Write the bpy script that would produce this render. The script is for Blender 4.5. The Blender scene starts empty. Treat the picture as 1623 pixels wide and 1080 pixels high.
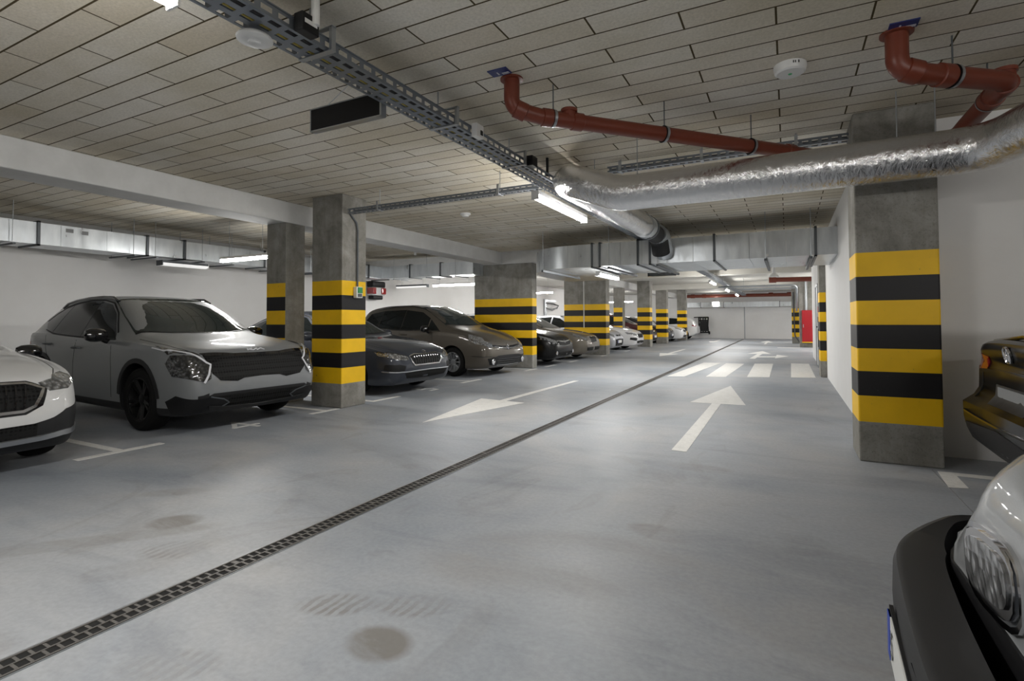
import bpy, bmesh, math, random
import numpy as np
from mathutils import Vector, Matrix
from mathutils.bvhtree import BVHTree
from mathutils.geometry import delaunay_2d_cdt
random.seed(7)
S = bpy.context.scene
C = S.collection
PI = math.pi

# ------------------------------------------------------------------ camera
F_, YAW, PIT, ROL, PCY = 835.7, -0.48095, 0.02812, -0.00344, 485.1
cyw, syw, cp, sp, cr, sr = math.cos(YAW), math.sin(YAW), math.cos(PIT), math.sin(PIT), math.cos(ROL), math.sin(ROL)
fw = Vector((syw*cp, cyw*cp, sp)); rt = Vector((cyw, -syw, 0)); up = rt.cross(fw)
r2 = rt*cr + up*sr; u2 = up*cr - rt*sr
cam = bpy.data.objects.new('camera', bpy.data.cameras.new('camera')); C.objects.link(cam)
M = Matrix((( r2.x, u2.x, -fw.x, 0), (r2.y, u2.y, -fw.y, 0), (r2.z, u2.z, -fw.z, 1.2), (0, 0, 0, 1)))
cam.matrix_world = M
cam.data.sensor_width = 36; cam.data.lens = F_/1623*36; cam.data.shift_y = -(540-PCY)/1623
cam.data.clip_start = 0.02; cam.data.clip_end = 200
S.camera = cam

# ------------------------------------------------------------------ materials
def mat(name, col, rough=.5, metal=0., spec=.5, coat=0., emit=None, estr=0.):
    m = bpy.data.materials.new(name); m.use_nodes = True
    b = m.node_tree.nodes['Principled BSDF']
    b.inputs['Base Color'].default_value = (*col, 1); b.inputs['Roughness'].default_value = rough
    b.inputs['Metallic'].default_value = metal; b.inputs['Specular IOR Level'].default_value = spec
    b.inputs['Coat Weight'].default_value = coat; b.inputs['Coat Roughness'].default_value = .04
    if emit: b.inputs['Emission Color'].default_value = (*emit, 1); b.inputs['Emission Strength'].default_value = estr
    return m
class NT:
    def __init__(s, m): s.t = m.node_tree; s.b = s.t.nodes['Principled BSDF']
    def n(s, typ, **kw):
        x = s.t.nodes.new('ShaderNode'+typ)
        for k, v in kw.items():
            if k.startswith('i_'):
                key = k[2:].replace('_', ' ')
                x.inputs[int(key) if key.isdigit() else key].default_value = v
            else: setattr(x, k, v)
        return x
    def l(s, a, b): s.t.links.new(a, b)
    def coord(s, scale=(1, 1, 1), kind='Object'):
        c = s.n('TexCoord'); mp = s.n('Mapping'); mp.inputs['Scale'].default_value = scale
        s.l(c.outputs[kind], mp.inputs[0]); return mp.outputs[0]
    def noise(s, vec, scale, detail=4, rough=.55, dist=0.):
        x = s.n('TexNoise'); x.inputs['Scale'].default_value = scale; x.inputs['Detail'].default_value = detail
        x.inputs['Roughness'].default_value = rough; x.inputs['Distortion'].default_value = dist
        s.l(vec, x.inputs['Vector']); return x.outputs['Fac']
    def ramp(s, fac, stops):
        r = s.n('ValToRGB'); e = r.color_ramp.elements
        while len(e) < len(stops): e.new(.5)
        for q, (p, c) in zip(e, stops):
            q.position = p; q.color = (*c, 1) if len(c) == 3 else c
        s.l(fac, r.inputs[0]); return r.outputs[0]
    def mix(s, fac, a, b, mode='MIX'):
        x = s.n('Mix', data_type='RGBA', blend_type=mode)
        for sock, v in ((x.inputs[0], fac), (x.inputs[6], a), (x.inputs[7], b)):
            if hasattr(v, 'is_output'): s.l(v, sock)
            elif isinstance(v, (int, float)): sock.default_value = v
            else: sock.default_value = (*v, 1)
        return x.outputs[2]
    def bump(s, h, strength=.3, dist=.01):
        x = s.n('Bump'); x.inputs['Strength'].default_value = strength; x.inputs['Distance'].default_value = dist
        s.l(h, x.inputs['Height']); s.l(x.outputs[0], s.b.inputs['Normal'])
    def col(s, c): s.l(c, s.b.inputs['Base Color'])
    def rough(s, c): s.l(c, s.b.inputs['Roughness'])

STAINS = [(-3.28, 1.90, .17, .13, .7, .75, 0), (-2.88, 1.67, .20, .13, .5, .45, 1), (-1.71, 1.67, .19, .10, .5, .65, 1), (-1.41, 1.81, .19, .10, .5, .55, 1), (-1.37, 1.54, .15, .12, 0, .8, 0), (-1.93, 1.11, .20, .10, .5, .6, 1),
 (-.65, 3.05, .22, .12, -.2, .75, 0), (-3.84, 2.23, .26, .10, .7, .5, 0), (-1.0, 2.5, .8, .4, .4, .35, 0), (.0, 2.5, .7, .35, -.4, .3, 0), (-.67, 4.52, .3, .14, 0, .45, 0), (-3.55, 1.35, 1.1, .10, .85, .4, 0)]
def floor_mat():
    m = mat('polished_concrete', (.4, .41, .43), .35, spec=.4); t = NT(m); v = t.coord()
    v2 = t.coord((.35, 1.2, 1))
    big = t.noise(v, .55, 5, .6, .6); med = t.noise(v2, 1.6, 8, .68, 1.2); fine = t.noise(v, 38, 4, .6)
    c = t.ramp(big, [(.30, (.255, .285, .325)), (.5, (.325, .345, .375)), (.70, (.40, .40, .405))])
    c2 = t.ramp(med, [(.30, (.74, .75, .77)), (.5, (1, 1, 1)), (.75, (1.12, 1.1, 1.08))])
    c = t.mix(1., c, c2, 'MULTIPLY')
    f = t.ramp(fine, [(.35, (.93, .93, .93)), (.65, (1.05, 1.05, 1.05))]); c = t.mix(1., c, f, 'MULTIPLY')
    # tyre scuffs and dust patches with shapes of their own
    v3 = t.coord((1.0, .55, 1)); sc = t.noise(v3, 1.15, 3, .5, 2.2)
    st = t.ramp(sc, [(.60, (1, 1, 1)), (.66, (.83, .81, .79)), (.72, (.97, .96, .95))]); c = t.mix(.55, c, t.mix(1., c, st, 'MULTIPLY'))
    # dusty tyre prints and drips lying on the slab
    tread = t.n('TexWave', bands_direction='X'); tread.inputs['Scale'].default_value = 7; tread.inputs['Distortion'].default_value = 5; tread.inputs['Detail'].default_value = 4
    t.l(v, tread.inputs['Vector'])
    for (px, py, sx, sy, rz, amt, tr) in STAINS:
        cc = t.n('TexCoord'); mp = t.n('Mapping', vector_type='TEXTURE'); mp.inputs['Location'].default_value = (px, py, 0); mp.inputs['Rotation'].default_value = (0, 0, rz); mp.inputs['Scale'].default_value = (sx, sy, 1)
        t.l(cc.outputs['Object'], mp.inputs[0]); g = t.n('TexGradient', gradient_type='SPHERICAL'); t.l(mp.outputs[0], g.inputs[0])
        a = t.n('Math', operation='MULTIPLY'); t.l(t.ramp(g.outputs['Fac'], [(.0, (0, 0, 0)), (.30, (1, 1, 1))]), a.inputs[0]); t.l(t.ramp(med, [(.38, (0, 0, 0)), (.62, (1, 1, 1))]), a.inputs[1])
        a2 = t.n('Math', operation='MULTIPLY'); t.l(a.outputs[0], a2.inputs[0]); a2.inputs[1].default_value = amt
        if tr:
            a3 = t.n('Math', operation='MULTIPLY'); t.l(a2.outputs[0], a3.inputs[0]); t.l(t.ramp(tread.outputs['Fac'], [(.4, (.25,)*3), (.6, (1, 1, 1))]), a3.inputs[1]); a2 = a3
        c = t.mix(a2.outputs[0], c, (.17, .155, .135))
    t.col(c)
    r = t.ramp(med, [(.3, (.42, .42, .42)), (.7, (.58, .58, .58))]); t.rough(r)
    t.bump(t.noise(v, 14, 6, .6), .05, .01); return m
def ceiling_mat():
    m = mat('wood_wool_board', (.5, .48, .43), .95, spec=.1); t = NT(m)
    c = t.n('TexCoord'); mp = t.n('Mapping'); mp.inputs['Location'].default_value = (12.03, -1.48+.2033*100, 0)
    t.l(c.outputs['Object'], mp.inputs[0])
    b = t.n('TexBrick'); b.offset = .5; b.offset_frequency = 2; b.squash = 1
    b.inputs['Scale'].default_value = 1; b.inputs['Mortar Size'].default_value = .0065; b.inputs['Mortar Smooth'].default_value = .15
    b.inputs['Brick Width'].default_value = 1.0; b.inputs['Row Height'].default_value = .2033
    b.inputs['Color1'].default_value = (.66, .60, .50, 1); b.inputs['Color2'].default_value = (.74, .705, .635, 1)
    b.inputs['Mortar'].default_value = (.085, .065, .035, 1); b.inputs['Bias'].default_value = 0
    t.l(mp.outputs[0], b.inputs['Vector'])
    v = t.coord(); n1 = t.noise(v, 55, 5, .7); n2 = t.noise(v, 1.1, 4, .6)
    col = t.mix(1., b.outputs['Color'], t.ramp(n1, [(.3, (.84, .84, .83)), (.65, (1.06, 1.06, 1.06))]), 'MULTIPLY')
    col = t.mix(1., col, t.ramp(n2, [(.35, (.9, .88, .82)), (.65, (1.05, 1.05, 1.06))]), 'MULTIPLY')
    t.col(col); t.bump(n1, .35, .01); return m
def plaster_mat(name, a, b, sc=3., rough=.7):
    m = mat(name, a, rough, spec=.25); t = NT(m); v = t.coord()
    n = t.noise(v, sc, 6, .65); t.col(t.ramp(n, [(.35, a), (.68, b)])); t.bump(t.noise(v, 30, 4), .08, .01); return m
def concrete_mat():
    m = mat('board_marked_concrete', (.3, .29, .27), .82, spec=.25); t = NT(m); v = t.coord()
    n = t.noise(v, 3.2, 8, .7, .4); vv = t.coord((9, 9, .9)); st = t.noise(vv, 1.3, 5, .65); sp_ = t.noise(v, 70, 3, .6)
    c = t.ramp(n, [(.28, (.17, .163, .145)), (.5, (.265, .257, .235)), (.72, (.36, .352, .33))])
    c = t.mix(1., c, t.ramp(st, [(.35, (.90, .89, .87)), (.6, (1.05, 1.05, 1.05))]), 'MULTIPLY')
    c = t.mix(1., c, t.ramp(sp_, [(.3, (.75, .75, .75)), (.45, (1, 1, 1))]), 'MULTIPLY')
    t.col(c); t.bump(n, .25, .02); return m
def band_mat(name, colr):
    m = mat(name, colr, .5, spec=.4); t = NT(m); v = t.coord()
    n = t.noise(v, 26, 6, .75); n2 = t.noise(v, 2.2, 4, .6)
    c = t.ramp(n, [(.31, (.16, .13, .06) if colr[0] > .2 else (.05, .05, .05)), (.345, colr)])
    c = t.mix(1., c, t.ramp(n2, [(.3, (.86, .85, .82)), (.7, (1.04, 1.04, 1.04))]), 'MULTIPLY')
    t.col(c); t.bump(t.noise(v, 20, 4), .08, .01); return m
def foil_mat():
    m = mat('crinkled_foil', (.78, .78, .79), .22, 1.0); t = NT(m); v = t.coord()
    x = t.n('TexVoronoi', feature='DISTANCE_TO_EDGE'); x.inputs['Scale'].default_value = 9; t.l(t.coord((1.6, 1, 1)), x.inputs['Vector'])
    n = t.noise(t.coord((1.8, 1, 1)), 11, 5, .6, 2.5); a = t.n('Math', operation='ADD'); t.l(n, a.inputs[0]); t.l(x.outputs['Distance'], a.inputs[1])
    t.bump(a.outputs[0], .36, .02); t.rough(t.ramp(n, [(.3, (.15,)*3), (.7, (.27,)*3)])); return m
def galv_mat():
    m = mat('galvanised_sheet', (.62, .65, .67), .34, .78); t = NT(m); v = t.coord((1, 1, .25)); n = t.noise(v, 6, 5, .6)
    t.col(t.ramp(n, [(.3, (.52, .55, .58)), (.7, (.70, .73, .75))])); t.rough(t.ramp(n, [(.3, (.26,)*3), (.7, (.42,)*3)]))
    t.bump(t.noise(t.coord(), 3, 2), .12, .02); return m
def paint_mat(name, col, metal=.35, rough=.3, coat=.75):
    m = mat(name, col, .48, metal*.55, .3, coat); t = NT(m); v = t.coord(); n = t.noise(v, 900, 1)
    t.col(t.ramp(n, [(.3, tuple(q*.9 for q in col)), (.7, tuple(min(1, q*1.1) for q in col))])); return m
def line_mat():
    m = mat('white_floor_paint', (.72, .71, .68), .55); t = NT(m); v = t.coord(); n = t.noise(v, 9, 6, .7); n2 = t.noise(v, 60, 3)
    c = t.ramp(n, [(.28, (.52, .52, .50)), (.5, (.74, .73, .70)), (.75, (.80, .79, .77))]); t.col(t.mix(.4, c, t.ramp(n2, [(.35, (.6, .6, .58)), (.5, (.78, .77, .75))]))); return m
def mesh_grille_mat():
    m = mat('honeycomb_grille', (.01, .01, .01), .55, 0, .12); t = NT(m); x = t.n('TexVoronoi'); x.inputs['Scale'].default_value = 32; x.inputs['Randomness'].default_value = .1
    t.l(t.coord(), x.inputs['Vector']); t.col(t.ramp(x.outputs['Distance'], [(.25, (.002,)*3), (.5, (.014,)*3)])); t.bump(x.outputs['Distance'], .35, .006); return m
def glass_mat(name, col, rough=.03):
    return mat(name, col, rough, 0, .22, 0)
def lamp_lens_mat(name='headlamp_lens', k=1.):
    m = mat(name, (.25, .26, .28), .08, .7, .8, 1.); t = NT(m); x = t.n('TexVoronoi'); x.inputs['Scale'].default_value = 30
    t.l(t.coord(), x.inputs['Vector']); t.col(t.ramp(x.outputs['Distance'], [(.08, (.8*k, .81*k, .83*k)), (.34, (.45*k, .46*k, .48*k)), (.7, (.16*k, .165*k, .17*k))])); t.bump(x.outputs['Distance'], .5, .01); return m
MT = dict(
 floor=floor_mat(), ceil=ceiling_mat(), wall=plaster_mat('white_wall_paint', (.84, .83, .82), (.88, .875, .87), 1.2),
 beam=plaster_mat('painted_concrete', (.60, .60, .59), (.70, .70, .695), 2.5), soffit=plaster_mat('smooth_soffit', (.60, .58, .53), (.66, .645, .60), 1.),
 conc=concrete_mat(), yellow=band_mat('yellow_band', (.93, .56, .005)), black=band_mat('black_band', (.010, .009, .011)),
 foil=foil_mat(), galv=galv_mat(), tray=mat('zinc_tray', (.24, .265, .30), .42, .75), steel=mat('zinc_steel', (.42, .44, .46), .4, .85), dsteel=mat('dark_steel', (.12, .13, .14), .5, .6),
 redpipe=mat('brown_red_plastic', (.17, .036, .018), .4), line=line_mat(), blackp=mat('black_plastic', (.008, .008, .009), .5, spec=.3),
 dplastic=mat('textured_bumper_plastic', (.017, .017, .018), .55, spec=.35), gloss=mat('gloss_black', (.006, .006, .007), .08, 0, .6, .8),
 rubber=mat('tyre_rubber', (.007, .007, .007), .85, spec=.2), chrome=mat('chrome', (.8, .8, .82), .1, 1.), alloy=mat('alloy_rim', (.55, .56, .58), .28, .9), balloy=mat('black_rim', (.006,)*3, .35, .0, .3),
 glass=glass_mat('tinted_car_glass', (.010, .012, .012)), wglass=glass_mat('windscreen_glass', (.022, .03, .03)), lens=lamp_lens_mat(), lens_dark=lamp_lens_mat('dark_headlamp_lens', .28),
 drl=mat('white_light_guide', (.75, .76, .8), .2, 0, .5, .5), redlens=mat('red_tail_lens', (.30, .01, .012), .12, 0, .6, .8), mesh=mesh_grille_mat(),
 whitep=mat('white_plastic', (.75, .75, .74), .4), opal=mat('lit_opal_cover', (.9, .9, .9), .4, emit=(1, .985, .95), estr=85.), opal_dim=mat('dim_opal_cover', (.82, .82, .82), .4, emit=(1, .99, .97), estr=.35),
 bluesign=mat('blue_sign_plate', (.012, .025, .14), .4), signwhite=mat('sign_lettering', (.55, .55, .6), .5), red=mat('red_cabinet_enamel', (.33, .008, .014), .35), green=mat('green_indicator', (.02, .16, .05), .4, emit=(.1, .8, .3), estr=.05),
 signface=mat('dark_sign_face', (.008, .008, .009), .45, spec=.2), grate=mat('cast_grate', (.20, .19, .18), .5, .6), void=mat('drain_void', (.008, .008, .008), .9), insul=mat('black_insulation', (.012, .012, .013), .7), joint=mat('joint_sealant', (.22, .225, .23), .7),
 door=mat('grey_door', (.33, .34, .36), .5), cable=mat('grey_cable', (.05, .05, .055), .6), ycable=mat('yellow_cable', (.35, .28, .06), .6), tailwhite=mat('clear_tail_lens', (.6, .6, .6), .15, 0, .6, .6),
 plate=mat('number_plate', (.72, .72, .70), .4), plateblue=mat('plate_blue', (.01, .05, .4), .4), interior=mat('cabin_fabric', (.05, .05, .052), .8), mint=mat('mint_cloth', (.16, .5, .42), .8),
)

# ------------------------------------------------------------------ mesh helpers
class MB:
    def __init__(s): s.v = []; s.f = []; s.m = []; s.mats = []
    def mi(s, m):
        if m not in s.mats: s.mats.append(m)
        return s.mats.index(m)
    def quad(s, pts, m):
        k = len(s.v); s.v += [tuple(p) for p in pts]; s.f.append(tuple(range(k, k+len(pts)))); s.m.append(s.mi(m)); return s
    def box(s, x0, x1, y0, y1, z0, z1, m, skip=''):
        k = len(s.v); i = s.mi(m)
        s.v += [(x0, y0, z0), (x1, y0, z0), (x1, y1, z0), (x0, y1, z0), (x0, y0, z1), (x1, y0, z1), (x1, y1, z1), (x0, y1, z1)]
        for nm, f in (('b', (0, 3, 2, 1)), ('t', (4, 5, 6, 7)), ('f', (0, 1, 5, 4)), ('k', (2, 3, 7, 6)), ('l', (0, 4, 7, 3)), ('r', (1, 2, 6, 5))):
            if nm in skip: continue
            s.f.append(tuple(k+q for q in f)); s.m.append(i)
        return s
    def prism(s, poly, z0, z1, m):
        k = len(s.v); n = len(poly); i = s.mi(m)
        a = sum(poly[q][0]*poly[(q+1) % n][1]-poly[(q+1) % n][0]*poly[q][1] for q in range(n))
        if a < 0: poly = poly[::-1]
        s.v += [(x, y, z0) for x, y in poly]+[(x, y, z1) for x, y in poly]
        s.f.append(tuple(range(k+n-1, k-1, -1))); s.m.append(i); s.f.append(tuple(range(k+n, k+2*n))); s.m.append(i)
        for q in range(n): s.f.append((k+q, k+(q+1) % n, k+n+(q+1) % n, k+n+q)); s.m.append(i)
        return s
    def cyl(s, a, b, r, m, n=16, r1=None, caps=True):
        a, b = Vector(a), Vector(b); d = (b-a).normalized(); e = d.orthogonal().normalized(); g = d.cross(e); r1 = r if r1 is None else r1
        k = len(s.v); i = s.mi(m)
        for p, rr in ((a, r), (b, r1)):
            for q in range(n):
                t = 2*PI*q/n; s.v.append(tuple(p+(e*math.cos(t)+g*math.sin(t))*rr))
        for q in range(n): s.f.append((k+q, k+(q+1) % n, k+n+(q+1) % n, k+n+q)); s.m.append(i)
        if caps:
            s.f.append(tuple(range(k+n-1, k-1, -1))); s.m.append(i); s.f.append(tuple(range(k+n, k+2*n))); s.m.append(i)
        return s
    def tube(s, path, r, m, n=20, caps=True, wob=0.):
        P = [Vector(p) for p in path]; k0 = len(s.v); i = s.mi(m); T = []
        for q in range(len(P)):
            T.append((P[min(q+1, len(P)-1)]-P[max(q-1, 0)]).normalized())
        e = T[0].orthogonal().normalized(); rs = r if isinstance(r, (list, tuple)) else [r]*len(P)
        for q in range(len(P)):
            e = (e-T[q]*e.dot(T[q])).normalized(); g = T[q].cross(e)
            for w in range(n):
                t = 2*PI*w/n; rr = rs[q]*(1+wob*(random.random()-.5)); s.v.append(tuple(P[q]+(e*math.cos(t)+g*math.sin(t))*rr))
        for q in range(len(P)-1):
            for w in range(n):
                a = k0+q*n+w; b = k0+q*n+(w+1) % n; s.f.append((a, b, b+n, a+n)); s.m.append(i)
        if caps:
            s.f.append(tuple(range(k0+n-1, k0-1, -1))); s.m.append(i); z = k0+(len(P)-1)*n; s.f.append(tuple(range(z, z+n))); s.m.append(i)
        return s
    def lathe(s, prof, c, axis, m, n=32):
        ax = Vector(axis).normalized(); e = ax.orthogonal().normalized(); g = ax.cross(e); c = Vector(c); k = len(s.v); i = s.mi(m)
        for (r, h) in prof:
            for q in range(n):
                t = 2*PI*q/n; s.v.append(tuple(c+ax*h+(e*math.cos(t)+g*math.sin(t))*max(r, 1e-4)))
        for a in range(len(prof)-1):
            for q in range(n):
                p0 = k+a*n+q; p1 = k+a*n+(q+1) % n; s.f.append((p0, p1, p1+n, p0+n)); s.m.append(i)
        return s
    def build(s, name, parent=None, smooth=False, angle=35, loc=None):
        me = bpy.data.meshes.new(name); me.from_pydata(s.v, [], s.f); 
        for m in s.mats: me.materials.append(m)
        me.polygons.foreach_set('material_index', s.m)
        if smooth:
            me.polygons.foreach_set('use_smooth', [True]*len(s.f)); me.update(); me.set_sharp_from_angle(angle=math.radians(angle))
        me.update()
        o = bpy.data.objects.new(name, me); C.objects.link(o)
        if parent is not None: o.parent = parent
        if loc is not None: o.location = loc
        return o
def fixn(o):
    bm = bmesh.new(); bm.from_mesh(o.data); bmesh.ops.recalc_face_normals(bm, faces=bm.faces); bm.to_mesh(o.data); bm.free(); return o
def bev(o, w=.01, seg=2):
    m = o.modifiers.new('edge', 'BEVEL'); m.width = w; m.segments = seg; m.limit_method = 'ANGLE'; m.angle_limit = math.radians(40); return o
def tag(o, label, cat, group=None, kind=None):
    o['label'] = label; o['category'] = cat
    if group: o['group'] = group
    if kind: o['kind'] = kind
    return o
def struct(o): o['kind'] = 'structure'; return o
def empty(name, loc, label, cat, group=None, rz=0., kind=None):
    o = bpy.data.objects.new(name, None); C.objects.link(o); o.location = loc; o.rotation_euler = (0, 0, rz); o.empty_display_size = .2
    return tag(o, label, cat, group, kind)
def copy_tree(o, parent=None):
    c = o.copy(); C.objects.link(c)
    if parent is not None: c.parent = parent
    for ch in list(o.children): copy_tree(ch, c)
    return c
def arc_path(pts, rad, n=8):
    P = [Vector(p) for p in pts]; out = [P[0]]
    for i in range(1, len(P)-1):
        a = (P[i-1]-P[i]).normalized(); b = (P[i+1]-P[i]).normalized(); ang = a.angle(b); t = rad/math.tan(ang/2)
        t = min(t, (P[i-1]-P[i]).length*.49, (P[i+1]-P[i]).length*.49)
        p0 = P[i]+a*t; p1 = P[i]+b*t
        for k in range(n+1):
            s = k/n; out.append((p0*(1-s)+P[i]*s)*(1-s)+(P[i]*(1-s)+p1*s)*s)
    out.append(P[-1]); return out
def fine_path(P, step):
    out = []
    for a, b in zip(P[:-1], P[1:]):
        n = max(1, int((b-a).length/step))
        out += [a+(b-a)*(k/n) for k in range(n)]
    return out+[P[-1]]
def txt(name, s, size, m, mtx, parent=None, depth=.001, align='CENTER'):
    cu = bpy.data.curves.new(name, 'FONT'); cu.body = s; cu.size = size; cu.extrude = depth; cu.align_x = align; cu.align_y = 'CENTER'
    t = bpy.data.objects.new(name, cu); C.objects.link(t); dg = bpy.context.evaluated_depsgraph_get()
    me = bpy.data.meshes.new_from_object(t.evaluated_get(dg)); bpy.data.objects.remove(t)
    me.materials.clear(); me.materials.append(m)
    o = bpy.data.objects.new(name, me); C.objects.link(o); o.matrix_local = mtx
    if parent is not None: o.parent = parent
    return o

# ------------------------------------------------------------------ cars
# a car is built at the origin, nose towards +X at x = 0, tail at x = -L, left side +Y, wheels on z = 0
def pchip(tab, x):
    xs = [a for a, b in tab]; ys = [b for a, b in tab]
    if x <= xs[0]: return ys[0]
    if x >= xs[-1]: return ys[-1]
    h = [xs[i+1]-xs[i] for i in range(len(xs)-1)]; d = [(ys[i+1]-ys[i])/h[i] for i in range(len(h))]
    def sl(i):
        if i == 0: return d[0]
        if i == len(xs)-1: return d[-1]
        if d[i-1]*d[i] <= 0: return 0.
        w1 = 2*h[i]+h[i-1]; w2 = h[i]+2*h[i-1]; return (w1+w2)/(w1/d[i-1]+w2/d[i])
    i = max(k for k in range(len(h)) if xs[k] <= x); t = (x-xs[i])/h[i]
    return ys[i]*(1+2*t)*(1-t)**2+sl(i)*h[i]*t*(1-t)**2+ys[i+1]*t*t*(3-2*t)+sl(i+1)*h[i]*t*t*(t-1)
def crom(P, n):
    out = []; N = len(P)
    for i in range(N-1):
        p0 = P[max(i-1, 0)]; p1 = P[i]; p2 = P[i+1]; p3 = P[min(i+2, N-1)]
        t0 = 0; t1 = t0+max((p1-p0).length, 1e-4)**.5; t2 = t1+max((p2-p1).length, 1e-4)**.5; t3 = t2+max((p3-p2).length, 1e-4)**.5
        for k in range(n):
            t = t1+(t2-t1)*k/n
            A1 = p0*((t1-t)/(t1-t0))+p1*((t-t0)/(t1-t0)) if i > 0 else p1
            A2 = p1*((t2-t)/(t2-t1))+p2*((t-t1)/(t2-t1))
            A3 = p2*((t3-t)/(t3-t2))+p3*((t-t2)/(t3-t2)) if i < N-2 else p2
            B1 = A1*((t2-t)/(t2-t0))+A2*((t-t0)/(t2-t0)) if i > 0 else A2
            B2 = A2*((t3-t)/(t3-t1))+A3*((t-t1)/(t3-t1)) if i < N-2 else A2
            out.append(B1*((t2-t)/(t2-t1))+B2*((t-t1)/(t2-t1)))
    out.append(P[-1]); return out
RING_N = 3
def section(w, zb, zs, rw, zt):
    H = zs-zb; g = max(zt-zs, .005); d = min(.085, .42*g); V = lambda y, z: Vector((y, z))
    sh = V(.972*w, zs)
    lo = [V(0, zb), V(.80*w, zb), V(.925*w, zb+.012), V(.968*w, zb+.055), V(.990*w, zb+.32*H), V(w, zb+.58*H), V(.995*w, zb+.83*H)]
    e = V(rw, zt-d); a = V(.935*w, zs+.05*g)
    upn = [sh, a, a.lerp(e, .35)+V(.010*min(1, g/.4), 0), a.lerp(e, .7)+V(.014*min(1, g/.4), 0), e, V(rw*.93, zt-.48*d), V(rw*.72, zt-.17*d), V(rw*.36, zt-.04*d), V(0, zt)]
    return crom(lo+upn, RING_N)
def sample_u(L):
    a = [0, .008, .02, .04, .07, .11, .16, .22, .29, .37, .46, .56]; b = [L-q for q in a[::-1]]
    n = int((L-1.12)/.075); mid = [.56+(L-1.12)*k/n for k in range(1, n)]
    return a+mid+b
def body_mesh(sp):
    L = sp['L']; us = sample_u(L); v = []; f = []
    nose = sp.get('nose', [(0, 0), (2, 0)]); tail = sp.get('tail', [(0, 0), (2, 0)])
    rings = []
    for u in us:
        w, zb, zs, rw, zt = (pchip(sp[k], u) for k in ('hw', 'bot', 'belt', 'rw', 'top'))
        zs = min(zs, zt-.012); rw = min(rw, .96*w)
        half = section(w, zb, zs, rw, zt); kf = max(0, 1-u/.75)**2; kt = max(0, 1-(L-u)/.75)**2
        ring = [(-u+kf*pchip(nose, p.y)-kt*pchip(tail, p.y), p.x, p.y) for p in half]
        full = ring+[(x, -y, z) for x, y, z in ring[-2:0:-1]]
        rings.append(range(len(v), len(v)+len(full))); v += full
    n = len(rings[0])
    for a, b in zip(rings[:-1], rings[1:]):
        for k in range(n): f.append((a[k], a[(k+1) % n], b[(k+1) % n], b[k]))
    # end caps as half-ladders so that they stay smooth
    m = n//2
    for r, flip in ((rings[0], True), (rings[-1], False)):
        for k in range(m):
            a, b, c, d = r[k], r[k+1], r[(n-k-1) % n], r[(n-k) % n]
            q = [a, b, c, d]; q = list(dict.fromkeys(q))
            if len(q) >= 3: f.append(tuple(q[::-1] if not flip else q))
    me = bpy.data.meshes.new('body'); me.from_pydata(v, [], f); me.update()
    bm = bmesh.new(); bm.from_mesh(me); bmesh.ops.recalc_face_normals(bm, faces=bm.faces); bm.to_mesh(me); bm.free()
    return me
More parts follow.
